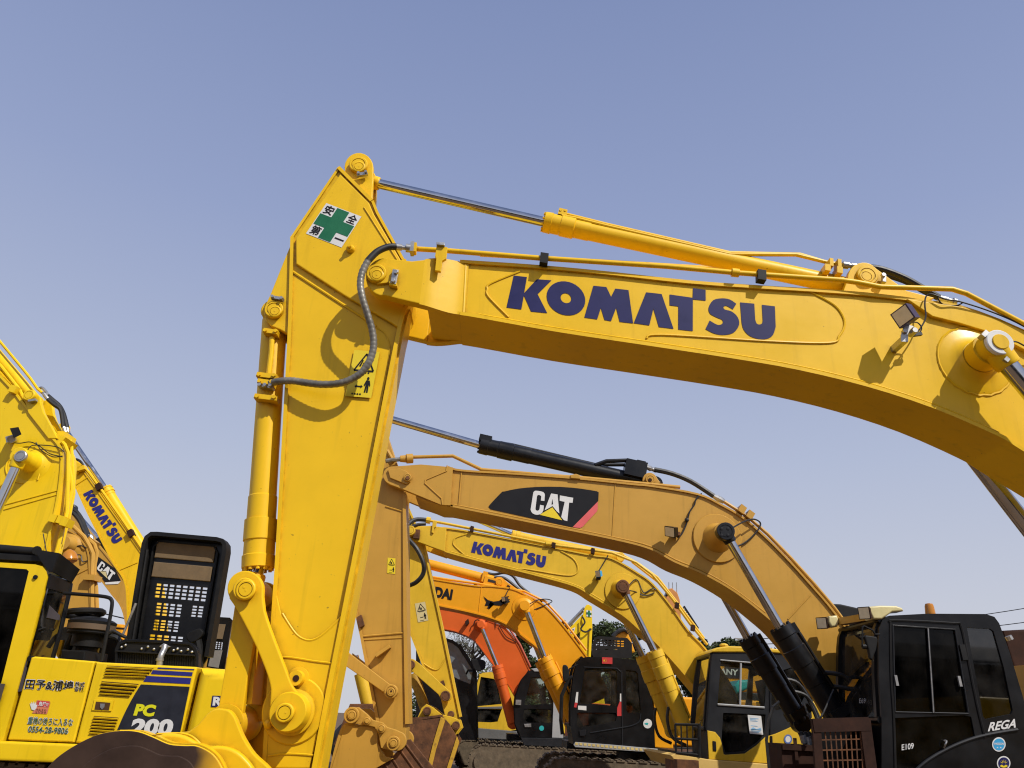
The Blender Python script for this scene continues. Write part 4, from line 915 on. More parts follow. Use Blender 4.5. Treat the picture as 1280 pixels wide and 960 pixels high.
q = MB(); hose(q, [(534,650,N0),(520,649.5,N0-.05),(511,655,N0-.15),(508,664,N0-.25),(511,674,N0-.3),(521,686,N0-.35),(529,703,N0-.35),(529,717,N0-.3),(520,728,N0-.25),(508,733,N0-.1)], .045, 8); hose(q, [(532,655,N0),(522,656,N0-.05),(510,660,N0-.1)], .035, 8)
D.p('hydraulic_hose', q, RUBBER, bb)
ac = ram(D, 'arm_cylinder', at(505,610,NC), at(640,669,NC), at(775,697,NC), .05, .095, Y_OLD, eye_w=.1)
lo, lc = lamp(D, 749, 717, N0-.18, 7, 8, 6, CYAN, aim=(-.6,-.7,-.3), parent=bb)
q = MB(); q.obox(at(748,722,N0-.08), (.04,0,0), (0,.08,0), (0,0,.04)); D.p('lamp_bracket', q, RUSTB, lo)
q = MB(); hose(q, [(749,713,N0-.1),(752,708,N0-.02),(758,698,N0),(760,694,N0)], .012, 6); hose(q, [(785,733,N0-.2),(793,725,N0-.05),(798,727,N0),(802,737,N0),(806,741,N0),(815,736,N0),(820,737,N0)], .012, 6); hose(q, [(786,738,N0-.2),(795,740,N0),(803,744,N0),(810,744,N0),(818,741,N0)], .012, 6); D.p('lamp_wiring', q, RUBBER, lo)
q = MB(); e = at(778,733.5,N0-.3)
for f in (lambda y: y, lambda y: 2*NC-y): q.turn((e.x, f(N0+.03), e.z), (e.x, f(N0-.25), e.z), [(0,.30),(.04,.30),(.06,.2),(.3,.15),(1,.13)], 28)
q.turn((e.x+.05, N0+.02, e.z-.03), (e.x+.05, N0-.0, e.z-.03), [(0,.36),(1,.35)], 32); D.p('lift_pin_boss', q, Y_OLD, bb)
j, bs = at(818,814,N0-.3), at(858,915,N0-.3)
for sgn in (-1, 1):
    f = (lambda y: y) if sgn < 0 else (lambda y: 2*NC-y)
    P = lambda v: Vector((v.x, f(v.y), v.z))
    co = ram(D, 'boom_cylinder', P(e), P(j), P(bs), .068, .135, Y_OLD, eyemat=RUST, eye_w=.1, head=.5)
    if sgn < 0: q = MB(); q.pin(778,733.5,N0-.4,8,N0-.46,N0-.38,14); D.p('pin_cap', q, RUST, co)
    q = MB(); d = (bs-j).normalized(); u = Vector((-d.z,0,d.x)); q.tube([P(j+d*.2+u*.16), P(j+d*1.3+u*.16)], .025, 8); D.p('cylinder_pipe', q, Y_OLD, co)
    q = MB(); q.tube(crv([tuple(P(bs-d*.5-u*.14)), tuple(P(bs-d*.3-u*.25)), tuple(P(bs-u*.28)), tuple(P(bs+d*.2-u*.1))],4), .03, 8); D.p('hydraulic_hose', q, RUBBER, co)
S0, S1 = 15.95, 16.3
q = MB(); q.prism(xz([(484,588),(503,618),(516,648),(530,680),(541,732),(553.5,788.5),(575,893),(574,905),(566,912),(558,905),(548,859),(528.7,831),(510,783),(490,735),(478,680),(474,610)], S0), S0, S1, .02)
q.ribbon(xz([(503,618),(516,648),(530,680),(541,732),(553.5,788.5),(575.5,896)], S0), .04, S0-.03, S1+.03); q.ribbon(xz([(490,735),(510,783),(528.7,831),(548,859)], S0), .035, S0-.02, S1+.02)
st = D.p('stick', q, Y_OLD)
q = MB(); q.bead(crv([(529,829),(540,836),(548,836),(556,824)],4), S0-.004, .014); D.p('weld_bead', q, Y_OLD, st)
q = MB(); q.obox(at(552,855,S0-.03), (.05,0,.03), (0,.05,0), (-.02,0,.04)); D.p('hose_bracket', q, RUST, st)
warn(D, st, (522.5,778), (535.5,775.5), (518.5,754.5), S0-.004, CREAMV)
q = MB()
for y0 in (S0-.15, S1+.08): q.prism(xz(arc(514,831,7.5,90,300,8)+[(524,829),(560,862)]+arc(557,869.5,8,-40,120,8)+[(548,868),(516,840)], S0-.1), y0, y0+.08, .012)
lv = D.p('tipping_lever', q, Y_OLD)
q = MB(); q.pin(514,831,S0-.15,5,S0-.24,S0-.14); q.pin(557,870,S0-.15,6,S0-.24,S0-.14); q.pin(564,893,S0-.05,4,S0-.24,S0-.04); D.p('lever_pin', q, RUST, lv)
q = MB(); q.cyl(at(517,842,NC), at(532,888,NC), .10, n=18); D.p('bucket_link', q, mat('chipped_yellow_link', (.55,.32,.03), .6, dirt=.75, dirtcol=(.12,.06,.03), scale=4), None)
bk = MB()
rb = [(508,902),(526,899),(553,895),(562,905),(574,926),(558,968),(520,990),(505,970)]
E0, E1 = 15.55, 16.7
for y0 in (E0, E1-.05): bk.prism(xz(rb, E0), y0, y0+.05, .01)
bk.ribbon(crv(xz([(553,895),(530,898),(508,902),(500,930),(505,970)], E0),3), .05, E0, E1)
bkt = D.p('bucket', bk, RUST)
q = MB()
for y0 in (E0+.1, E1-.2): q.prism(xz([(521,899),(527,885),(533,880),(541,884),(552,893),(565,896),(574,900),(577,910),(570,919),(560,914),(550,897),(535,899)], E0+.1), y0, y0+.09, .012)
D.p('bucket_ear', q, Y_OLD, bkt)
q = MB(); q.pin(534,889,E0+.1,5,E0+.02,E0+.11); q.pin(570,907,E0+.1,5,E0+.02,E0+.11); D.p('bucket_pin', q, RUST, bkt)
q = MB(); q.prism(xz([(551,896),(557,899),(545,937),(536,975),(530,975),(541,930)], E0-.02), E0-.025, E0+.01, .008); q.prism(xz([(571,920),(574,928),(561,968),(556,968)], E0-.02), E0-.025, E0+.01, .008); D.p('wear_strip', q, mat('chipped_yellow', (.70,.40,.03), .6, dirt=.65, dirtcol=(.16,.07,.03), scale=5), bkt)
undercarriage(D, 5.6, 14.9, 17.7, 4.4, .6); house(D, 3.4, 8.4, 15.6, 17.6, 1.06, 2.2, Y_OLD)
Y0 = 14.6
out = [(886,949),(882,911),(886,855),(890.5,818),(894,813),(905,810.5),(960,812),(1002,816),(1008,822),(1012,860),(1016,910),(1019,958)]
w1 = [(901,826),(958,831),(960,833),(955.5,884),(897,880.5)]
w2 = [(904,891),(957,893),(955,919),(945,929),(931,939),(907,941),(902,925)]
w3 = [(965,842),(990,834),(1002,836),(1006,870),(1000,882),(970,888),(964,880)]
co, ox = cab(D, Y0, 1.15, out, [w1, w2, w3], DARK, GLS, (1, 3), th=.06, backwins=[0, 2], gl_each={1: GLSM, 2: GLSM})
q = MB(); q.prism(xz([(889,815.5),(891,812),(896,809.5),(910,807.5),(927,808),(960,810),(1004,814.5),(1006,820),(960,815.5),(896,815.5)], Y0-.02), Y0-.03, Y0+1.2, .03, 3); q.ball(at(905,807,Y0+.1), .07, 8, (1.2,1,.6)); D.p('roof', q, Y_OLD, co)
q = MB(); q.prism(xz([(884,913),(894,915),(900,922),(903,932),(904.5,942.5),(907,943.5),(931,942),(946,931.5),(957,921),(970,917),(984,911),(1000,903),(1016,897),(1019,956),(972,955),(930,952.5),(886,949)], Y0-.02), Y0-.025, Y0+.03, .012); D.p('lower_door_skin', q, Y_OLD, co)
q = MB(); q.prism(xz([(891,926),(895,927),(895.5,939),(891.5,938)], Y0-.035), Y0-.04, Y0-.02, .006); D.p('door_handle', q, INK, co)
q = MB(); q.tube([at(*p, Y0-.004) for p in ((926,829),(925,882))], .018, 6); q.tube([at(*p, Y0-.006) for p in ((897,880.5),(955.5,884.5))], .018, 6); q.tube([at(*p, Y0-.006) for p in ((900.5,825),(958.5,830))], .012, 6); D.p('window_frame', q, SILVERP, co)
q = MB(); q.bead([(962,818),(963,955)], Y0-.005, .012); q.bead([(889,818),(883,911),(886,948)], Y0-.005, .012); q.bead([(964,920),(965,942)], Y0-.03, .02); D.p('door_seal', q, INK, co)
fr = Frame((937,917), (954,918.5), (934.5,893.5), Y0-.004); q = MB(); upoly(q, fr, [(.03,0),(1,0),(1,.97),(.97,1),(0,1),(0,.04)], .004); nt_ = D.p('paper_notice', q, WHITE, co)
q = MB(); 
for v, w in ((.82,.7),(.75,.5),(.68,.6),(.42,.55),(.22,.8),(.15,.75),(.09,.6)): upoly(q, fr, [(.15,v),(.15+w*.9,v),(.15+w*.9,v+.03),(.15,v+.03)], .007)
upoly(q, fr, [(.12,.26),(.3,.36),(.55,.27),(.85,.36),(.9,.24),(.12,.2)], .007); D.p('notice_print', q, mat('pale_blue_ink', (.25,.5,.75), .6), nt_)
for x, y in ((985,924),(974,937)):
    fr = Frame((x-5,y+6),(x+5,y+6),(x-5,y-6),Y0-.03); q = MB(); uring(q, fr, (.5,.5), (.5,.5), (.33,.33), .004, 20); b_ = D.p('round_sticker', q, mat('sticker_blue', (.12,.2,.5), .5), co)
    q = MB(); upoly(q, fr, [(.5+.33*math.cos(k*.3142), .5+.33*math.sin(k*.3142)) for k in range(20)], .004); D.p('sticker_centre', q, WHITE, b_)
q = MB(); GY = Y0-.05; a, b, c, d = [at(x, y, GY+.0) for x, y in ((844,905.5),(873,906),(874,944),(845,941))]
for k in range(5): q.tube([a.lerp(b, k/4), d.lerp(c, k/4)], .018 if k in (0,4) else .012, 6)
for k in range(3): q.tube([a.lerp(d, k/2), b.lerp(c, k/2)], .022, 6)
q.tube([at(874,905,GY), at(874,946,GY)], .03, 8); D.p('front_guard', q, MATBLK, co)
q = MB(); q.prism(xz([(838,944),(845,942),(884,949),(972,956),(1020,961),(1020,975),(850,960)], Y0-.05), Y0-.06, Y0+2.6, .02); D.p('deck_edge', q, mat('dusty_yellow_deck', (.75,.50,.14), .7, dirt=.3, dirtcol=(.35,.25,.12)), None)
q = MB(); q.obox(at(852,958,Y0+.2), (.18,0,0), (0,.5,0), (0,0,.12)); D.p('tool_box', q, RUST)
# ================================================================== fourth excavator, orange
E_ = Machine('excavator', (3.6, 20.2, 0), 'orange excavator with black bird sticker on its boom and red strips on its black cab')
N0, N1 = 19.6, 20.2; NC = (N0+N1)/2
top = crv([(492,716),(542,724),(593,732),(612.5,732.5),(640,736),(657.6,743.5),(680,756),(702.6,780),(731,817),(752,848),(762,870)],4)
bot = crv([(486,742),(546,756),(584,764),(612.5,771.6),(635,781),(657.6,798),(674,811),(697,836),(716,862),(728,885)],4)
bb = E_.p('boom', boom_body(MB(), top, bot, N0, N1, .02, .035), ORANGE)
q = MB(); text(q, 'HYUNDAI', Frame((505,740), (565.5,750.5), (506.5,726.5), N0+.018), .008, .055, shear=.1); E_.p('maker_lettering', q, INK, bb)
q = MB()
for w in ([(604,745),(608,752),(606,757),(612,757),(611,762),(617,756),(626,757),(634,752),(638,749),(631,749),(624,751),(617,752),(610,750)], [(613,752),(609,760),(604,759),(612,761),(618,755)], [(624,751),(630,746),(637,745),(632,749),(638,752),(630,755)]): q.flat([at(x, y, N0+.008) for x, y in w])
E_.p('bird_sticker', q, INK, bb)
q = MB(); q.bead([(602,733),(598,767)], N0+.016, .010); E_.p('weld_bead', q, ORANGE, bb)
ac = ram(E_, 'arm_cylinder', at(470,688,NC), at(500,696,NC), at(622,727.5,NC), .05, .125, ORANGE, eye_w=.1, head=.3)
q = MB(); k = at(606,722,NC-.05); q.obox(k, (.06,0,-.015), (0,.14,0), (.02,0,.13)); q.obox(at(612,728,NC-.1), (.14,0,-.03), (0,.12,0), (.02,0,.11)); E_.p('cylinder_valve_block', q, ORANGE, ac)
q = MB(); k=at(615,727,NC-.2); q.obox(at(615,726.5,NC-.22), (.10,0,-.02), (0,.01,0), (.006,0,.03)); hose(q, [(607,716,NC),(618,718,NC),(630,716,NC),(641,720,NC),(650,732,NC),(662,742,NC)], .035, 8); hose(q, [(618,722,NC-.1),(630,722.5,NC-.1),(642,731,NC-.1),(655,742,NC-.1)], .035, 8); E_.p('hydraulic_hose', q, RUBBER, ac)
q = MB()
for y0 in (NC-.2, NC+.14): q.prism(xz(arc(624,728,7,160,320,8)+[(636,729),(655,742),(612,734)], NC-.2), y0, y0+.06, .01)
q.pin(624,728,NC-.2,4.5,NC-.26,NC-.19); E_.p('cylinder_bracket', q, ORANGE, bb)
q = MB()
for o in (.05, .3): q.tube([at(*p, N0+o) for p in ((510,716.5),(560,724.5),(600,730),(655,739),(682,752),(707,779),(733,813))], .03, 8)
E_.p('boom_pipe', q, ORANGE, bb)
q = MB()
for x, y in ((594,731),(635,734),(676,751),(704,777),(719,797)): k = at(x, y+1, N0+.1); q.obox(k, (.035,0,-.02), (0,.06,0), (.02,0,.055))
E_.p('pipe_clamp', q, RUSTB, bb)
lo, lc = lamp(E_, 631, 748.5, N0-.2, 6, 6, 5, DARK, aim=(-.6,-.7,-.3), parent=bb)
q = MB(); hose(q, [(632,745,N0-.1),(634,740,N0),(637,735,N0)], .012, 6); q.obox(at(633,752,N0-.08), (.05,0,.03), (0,.08,0), (-.01,0,.05)); hose(q, [(662,755,N0-.2),(672,750,N0),(684,749,N0),(690,752,N0),(680,757,N0),(668,762,N0)], .012, 6); E_.p('lamp_wiring', q, RUBBER, lo)
e = at(655.6,757.5,N0-.3); q = MB()
for f in (lambda y: y, lambda y: 2*NC-y): q.turn((e.x, f(N0+.03), e.z), (e.x, f(N0-.25), e.z), [(0,.26),(.08,.25),(.3,.14),(1,.13)], 24)
q.turn((e.x, N0+.02, e.z), (e.x, N0, e.z), [(0,.3),(1,.29)], 28); E_.p('lift_pin_boss', q, ORANGE, bb)
j, bs = at(680.5,822,N0-.3), at(722,912,N0-.3)
for sgn in (-1, 1):
    f = (lambda y: y) if sgn < 0 else (lambda y: 2*NC-y); P = lambda v: Vector((v.x, f(v.y), v.z))
    co = ram(E_, 'boom_cylinder', P(e), P(j), P(bs), .068, .15, ORANGE, eye_w=.1, head=.45)
    q = MB(); d = (bs-j).normalized(); u = Vector((-d.z,0,d.x)); q.tube([P(j+d*.2+u*.2), P(j+d*1.3+u*.2)], .025, 8); E_.p('cylinder_pipe', q, ORANGE, co)
q = MB(); q.prism(xz([(455,690),(475,690),(496,716),(498,745),(494,800),(470,880),(458,880),(455,800),(448,740)], N0+.1), N0+.1, N1-.1, .02); E_.p('stick', q, ORANGE)
q = MB(); q.cyl(at(451,842,N0-.1), at(462,888,N0-.1), .16, n=16); k_ = E_.p('bucket_cylinder', q, Y_OLD); q = MB(); q.cyl(at(444,820,N0-.1), at(452,848,N0-.1), .08, n=14); E_.p('piston_rod', q, CHROME, k_)
q = MB(); q.prism(xz([(440,880),(470,880),(478,940),(440,960),(420,930)], N0), N0-.3, N1+.3, .03); E_.p('bucket', q, RUST)
undercarriage(E_, 3.5, 18.0, 21.3, 4.9, .65); house(E_, 1.7, 7.3, 19.6, 21.2, 1.06, 2.3, ORANGE)
Y0 = 18.4
out = [(716.5,930),(713,905),(713,880),(717,845),(721,829),(727,822.5),(735,821),(765,822),(798,825),(806,829),(812,850),(817,890),(819,937)]
w1 = [(731,837),(734,835.5),(769,837),(771.5,840),(771.5,880),(770,882.5),(745,880),(725.5,879.5),(725,876)]
w2 = [(721,892),(724,890.5),(770,891),(771,894),(770,901),(768,902.5),(740,907),(725,909.5),(721,907)]
w3 = [(782.5,837),(795,839),(797.5,842),(801,888),(799,890.5),(785,891),(783,888)]
co, ox = cab(E_, Y0, 1.1, out, [w1, w2, w3], BLACK, GLS, (1, 5), th=.06, gl_each={1: GLSM, 2: GLSM})
q = MB(); q.prism(xz([(717,931),(719,927.5),(760,930.5),(838,937.5),(838,942),(719,934)], Y0-.06), Y0-.08, Y0+.05, .01); E_.p('deck_edge', q, SILVERP)
q = MB(); fr = Frame((719,931),(837,941.5),(719,928),Y0-.083)
for k in range(22): upoly(q, fr, [(k/22,0),(k/22+.03,0),(k/22+.03,1),(k/22,1)], .003)
E_.p('reflective_tape', q, mat('reflector_cream', (.75,.58,.22), .4))
q = MB(); q.prism(xz([(817,862),(838,868),(842,936),(818,934)], Y0), Y0, Y0+2.6, .03); E_.p('side_cover', q, ORANGE)
fr = Frame((752.5,829.5),(765.5,830),(752.5,821.5),Y0-.02); q = MB(); upoly(q, fr, [(0,0),(1,0),(1,1),(0,1)], .004); fl = E_.p('red_flag_sticker', q, REDV, co)
q = MB(); upoly(q, fr, [(.2+(.14 if k%2==0 else .055)*math.cos(R(90+36*k))*.7, .5+(.26 if k%2==0 else .10)*math.sin(R(90+36*k))) for k in range(10)], .007)
for a, b in ((.36,.72),(.43,.58),(.43,.42),(.36,.28)): upoly(q, fr, [(a+.03*math.cos(t*1.26), b+.05*math.sin(t*1.26)) for t in range(5)], .007)
E_.p('flag_stars', q, YELV, fl)
q = MB(); q.flat([at(*p, Y0-.006) for p in ((718.5,878),(722,879),(720.5,884.5),(717.5,884))]); q.flat([at(*p, Y0-.006) for p in ((774.5,877),(777.5,877),(777.5,895),(771.5,895),(771.5,885))]); E_.p('red_reflector', q, REDV, co)
q = MB(); q.flat([at(*p, Y0-.006) for p in ((720.5,865),(723,865),(722,878.5),(718.7,878))]); q.flat([at(*p, Y0-.006) for p in ((775,867),(777.5,867),(777.5,876.8),(774.8,876.8))]); q.flat([at(*p, Y0-.006) for p in ((722.5,882),(733,882.5),(733,888),(722.5,887))]); E_.p('white_reflector', q, WHITE, co)
fr = Frame((804,910.5),(815,910.5),(804,898.5),Y0-.004); q = MB(); upoly(q, fr, [(.5+.5*math.cos(k*.3), .5+.5*math.sin(k*.3)) for k in range(21)], .004); b_ = E_.p('round_sticker', q, WHITE, co)
q = MB(); upoly(q, fr, [(.1,.5),(.35,.6),(.6,.55),(.5,.35),(.25,.4)], .007); E_.p('sticker_print', q, TEAL, b_)
q = MB(); q.bead([(777,838),(778,935)], Y0-.004, .012); q.bead(crv([(738,916),(775,910),(790,907),(799,902),(801,892)],4), Y0-.008, .012); q.bead([(730,834),(771,835.5),(776,840)], Y0-.004, .012); E_.p('door_seal', q, DARK, co)
q = MB(); q.prism(xz([(724,913),(732,912),(733,918),(731,920),(725,920)], Y0-.03), Y0-.03, Y0, .01); E_.p('door_handle', q, INK, co)
q = MB(); q.prism(xz(crv([(703,834),(706,831),(710,834),(711.5,846),(708,852),(704,850)],3,True), Y0-.3), Y0-.34, Y0-.26, .03); mi = E_.p('mirror', q, MATBLK, co); q = MB(); q.tube([at(*p, Y0-.28) for p in ((708,845),(712,836),(722,831))], .018, 6); q.tube([at(*p, Y0-.2) for p in ((703,918),(701,900),(702,870),(711,848),(716,846))], .04, 8); E_.p('mirror_arm', q, MATBLK, mi)
q = MB(); bn = [(740,815),(743,797),(748,795),(784,797.5),(790,804),(790,823),(742,822)]; hs = [[(745+k*5.2,799+r*3+k*.3),(749+k*5.2,799+r*3+k*.3),(749+k*5.2,800.6+r*3+k*.3),(745+k*5.2,800.6+r*3+k*.3)] for k in range(7) for r in range(3)]+[[(745+k*11,811),(750+k*11,811.2),(750+k*11,812.4),(745+k*11,812.2)] for k in range(3)]
q.pp(bn, 20.6, 20.66, holes=hs); E_.p('engine_bonnet', q, MATBLK)
# ================================================================== fifth excavator, red-orange boom with black and silver cab
G_ = Machine('excavator', (2.5, 26.2, 0), 'red-orange excavator with a black and silver cab')
N0, N1 = 25.6, 26.2; NC = (N0+N1)/2
top = crv([(500,752),(549,760),(584,767),(621,780),(635,788.5),(648,808),(660,833.5),(668,850),(676,866)],4)
bot = crv([(500,776),(555,785.7),(573,790),(593,800),(612.5,825),(632,850),(645,872)],4)
bb = G_.p('boom', boom_body(MB(), top, bot, N0, N1, .02, .035), REDOR)
q = MB()
for o in (.0, .35): q.tube([at(*p, N0+o) for p in ((600,770),(621,777),(637,786),(650,806),(663,834))], .035, 8)
G_.p('boom_pipe', q, mat('dark_red_pipe', (.45,.06,.015), .5), bb)
q = MB(); q.bead(crv([(606,778),(612,773),(618,776),(620,785)],4), N0-.01, .012, 6); hose(q, [(592,781,N0-.1),(594,776,N0-.1),(598,775,N0-.1),(603,779,N0-.3)], .02, 6); q.obox(at(584,778,N0-.1), (.05,0,.05), (0,.1,0), (-.02,0,.06)); hose(q, [(624,782,N0-.02),(632,795,N0-.02),(640,800,N0-.02),(645,803,N0)], .014, 6); G_.p('lamp_wiring', q, RUSTB, bb)
e = at(600.7,780.6,N0-.3); q = MB()
for f in (lambda y: y, lambda y: 2*NC-y): q.turn((e.x, f(N0+.03), e.z), (e.x, f(N0-.25), e.z), [(0,.22),(.08,.2),(.3,.13),(1,.12)], 20)
G_.p('lift_pin_boss', q, REDOR, bb)
j, bs = at(621.5,832,N0-.3), at(641,905,N0-.3)
for sgn in (-1, 1):
    f = (lambda y: y) if sgn < 0 else (lambda y: 2*NC-y); P = lambda v: Vector((v.x, f(v.y), v.z))
    co = ram(G_, 'boom_cylinder', P(e), P(j), P(bs), .062, .15, REDOR, eye_w=.1, head=.4)
undercarriage(G_, 1.6, 24.4, 27.4, 4.6, .65); house(G_, .4, 4.9, 25.6, 27.3, 1.06, 2.2, REDOR)
Y0 = 24.5
out = [(651,921),(644,905),(643,885),(645,869),(652,850),(661,839.5),(668,836.5),(690,836.5),(703,840),(704,922)]
w1 = [(664,846.5),(679,846),(684,850),(691,880),(655.5,881)]
w2 = [(655,886),(691,887),(691,904),(660,903),(654,898)]
co, ox = cab(G_, Y0, 1.1, out, [w1, w2], BLACK, GLS, (0, 5), th=.06, gl_each={1: GLSM})
q = MB(); q.prism(xz([(692,872),(704,872),(704,922.5),(690,922)], Y0-.02), Y0-.025, Y0+.02, .01); q.prism(xz([(664,836),(675,834.5),(703,837),(703,840),(668,839.5)], Y0-.02), Y0-.03, Y0+1.1, .02); G_.p('silver_panel', q, SILVERP, co)
q = MB(); q.prism(xz([(655,905),(664,904.5),(664,909),(656,909)], Y0-.03), Y0-.03, Y0, .01); q.obox(at(648,878,Y0-.03), (.08,0,0), (0,.03,0), (0,0,.07)); G_.p('door_handle', q, STEEL, co)
fr = Frame((674,913.5),(680,913.5),(674,907),Y0-.004); q = MB(); upoly(q, fr, [(.5+.5*math.cos(k*.35), .5+.5*math.sin(k*.35)) for k in range(18)], .004); G_.p('round_sticker', q, TEAL, co)
q = MB(); q.prism(xz([(651,922),(704,922.5),(704,934),(655,932)], Y0-.05), Y0-.06, Y0+.1, .02); G_.p('deck_edge', q, DARK)
# ================================================================== sixth excavator: only its yellow and grey cab shows
H_ = Machine('excavator', (1.3, 30.2, 0), 'excavator with yellow and grey cab, standing behind the red-orange boom cylinders')
Y0 = 28.5
out = [(584,908),(588,890),(594,862),(600,843.5),(603,841),(613,840),(640,841),(645,845),(646,912),(632,914.5)]
w1 = [(601,846),(617,848.5),(620,852),(627,880),(594.5,883)]
w2 = [(593,886),(627,887),(622,902),(613,903),(591,902)]
co, ox = cab(H_, Y0, 1.1, out, [w1, w2], Y_OLD, GLSM, (0, 3), th=.07)
q = MB(); q.prism(xz([(593,884),(628,883),(628,886),(592.5,886)], Y0-.02), Y0-.03, Y0+.02, .01); q.prism(xz([(584,909),(646,914),(646,925),(583,922)], Y0-.05), Y0-.06, Y0+.2, .02); H_.p('grey_trim', q, SILVERP if False else mat('mid_grey_paint', (.16,.16,.155), .5, dirt=.2), co)
q = MB(); q.prism(xz([(590,904),(594,904.3),(594,908.5),(589.5,908)], Y0-.02), Y0-.02, Y0, 0); H_.p('door_handle', q, INK, co)
q = MB(); q.prism(xz(arc(583,880,6,0,360,12), Y0), Y0+.9, Y0+1.1, .02); H_.p('mirror', q, MATBLK, co)
q = MB(); q.pp([(727,842),(731,838),(747,838.5),(751,845),(753,858),(760,905),(735,905),(726,858)], 30.0, 30.6, .04); H_.p('boom', q, Y_LEMON)
undercarriage(H_, .9, 28.2, 31.2, 4.4, .6); house(H_, .0, 4.4, 29.7, 31.1, 1.06, 2.1, Y_OLD)
# dark cab with a sloping grey windscreen, behind the rusty bucket
I_ = Machine('wheel_loader', (-3.2, 27.0, 0), 'dark cabbed loader with large sloping grey windscreen beside the rusty yellow-striped bucket', None)
I_.r['category'] = 'loader'
Y0 = 26.0
out = [(520,925),(520,800),(540,790),(557,797.5),(566,800),(575,806.5),(584,820),(594,838),(596,925)]
w1 = [(525,850),(525,806),(540,797),(556,801),(565,804),(573,810),(582,824),(591,838.5),(588,855),(575,850),(560,842)]
co, ox = cab(I_, Y0, 1.6, out, [w1], BLACK, glass('grey_reflective_glass', (.20,.22,.24), .22, .12, (.24,.28,.31), .45), (5, 8), th=.06, seat=True)
q = MB(); q.prism(xz(crv([(589,826),(593,823.5),(604,825),(607,829),(605,837),(594,838)],3,True), Y0-.4), Y0-.45, Y0-.35, .03); mi = I_.p('mirror', q, MATBLK, co); q = MB(); q.tube([at(592,838,Y0-.38), at(585,838,Y0-.1), at(583,842,Y0)], .03, 6); I_.p('mirror_arm', q, MATBLK, mi)
q = MB(); q.box(-4.6, -1.5, Y0-.1, Y0+1.8, .7, 1.35, .08); I_.p('chassis', q, DARK)
for x in (-4.2, -1.9):
    for y in (Y0-.35, Y0+1.6):
        q = MB(); q.turn((x, y, .7), (x, y+.5, .7), [(0,.45),(.05,.62),(.2,.7),(.8,.7),(.95,.62),(1,.45)], 28); w_ = I_.p('wheel', q, RUBBER); q = MB(); q.cyl((x, y-.02, .7), (x, y+.52, .7), .32, n=20); I_.p('rim', q, Y_LEMON, w_)
# ================================================================== left row: nearest, lemon yellow with model decal
L = Machine('excavator', (-5.2, 10.5, 0), 'bright yellow excavator with open black engine hood and dark model panel on its side')
Y0 = 9.0
N0, N1 = 10.15, 10.53; NC = (N0+N1)/2
top = crv([(-400,98),(-300,182),(-150,326),(-80,400),(0,470),(34,511),(60,541),(74,558),(77,576),(73,615),(66,650),(56,690),(44,740),(36,775)],4)
bot = crv([(-415,130),(-300,300),(-180,470),(-95,590),(-50,640),(-30,670),(-20,700),(-16,730),(-12,765)],4)
bb = L.p('boom', boom_body(MB(), top, bot, N0, N1, .02, .03), Y_LEMON)
q = MB(); q.prism(xz([(-455,40),(-410,40),(-392,130),(-400,300),(-440,620),(-480,620),(-475,300),(-470,120)], N0+.05), N0+.05, N1-.05, .02); L.p('stick', q, Y_LEMON)
q = MB(); q.prism(xz([(-470,600),(-430,600),(-400,700),(-440,790),(-540,800),(-560,700),(-520,640)], N0-.3), N0-.3, N1+.3, .03); L.p('bucket', q, RUST)
q = MB(); q.bead([(5,637),(72,618)], N0+.016, .008); q.bead([(2,632),(72,613)], N0+.016, .008); q.bead(crv([(47,600),(51,585),(47,575),(35,566),(20,567),(9,578),(8,590),(15,600),(28,604)],4), N0+.012, .010); L.p('weld_bead', q, Y_LEMON, bb)
ac = ram(L, 'arm_cylinder', at(-200,210,NC), at(-110,318,NC), at(43,500,NC), .05, .085, Y_LEMON, eye_w=.1)
q = MB(); q.tube([at(*p, NC-.1) for p in ((-60,355),(30,463),(38,473),(47,486),(53,491))], .02, 8); L.p('cylinder_pipe', q, Y_LEMON, ac)
q = MB()
for y0 in (NC-.2, NC+.12): q.prism(xz([(30,498),(35,490),(43,489),(50,496),(51,505),(54,515),(72,548),(60,548),(35,516)], NC-.2), y0, y0+.08, .012)
q.pin(38.5,495.5,NC-.2,7,NC-.26,NC-.19); L.p('cylinder_bracket', q, Y_LEMON, bb)
q = MB(); q.obox(at(41,501,NC-.24), (.05,0,.012), (0,.03,0), (-.005,0,.014)); q.tube(crv([tuple(at(*p)) for p in ((47,487.5,NC-.08),(52,484.5,NC-.08),(57,489,NC-.08),(60,494,NC-.08))],4), .02, 8)
q.turn(at(54,491,NC-.1), at(60,499,NC-.1), [(0,.02),(.3,.03),(1,.026)], 10); q.turn(at(79,533,NC-.02), at(82,541,NC-.02), [(0,.026),(.6,.03),(1,.02)], 10); q.turn(at(83,533,NC+.06), at(85,541,NC+.06), [(0,.026),(.6,.03),(1,.02)], 10); L.p('hose_coupling', q, STEEL, bb)
q = MB(); hose(q, [(59,494,NC-.05),(66,500,NC-.03),(74,507,NC),(79,516,NC+.03),(82,526,NC+.05),(84,535,NC+.06)], .030, 8); hose(q, [(60,499,NC-.1),(68,506,NC-.08),(75,511,NC-.06),(77.5,520,NC-.04),(79,534,NC-.02)], .030, 8); L.p('hydraulic_hose', q, RUBBER, bb)
q = MB()
for dy, pts in ((.04,((-60,395),(0,459),(22,487),(27,497),(40,515),(76,556),(80,566),(80,590),(79,640),(73,662),(62,705),(55,740))), (.16,((-60,410),(0,467),(25,497),(40,517),(78,563),(84,600),(85,612),(77,645),(68,690),(60,730))), (.28,((80,545),(84,556),(86,590),(87,617),(80,652),(68,695),(62,730)))): q.tube([at(p[0]+(5 if p[1] > 542 else 2), p[1], N0+dy) for p in pts], .026, 8)
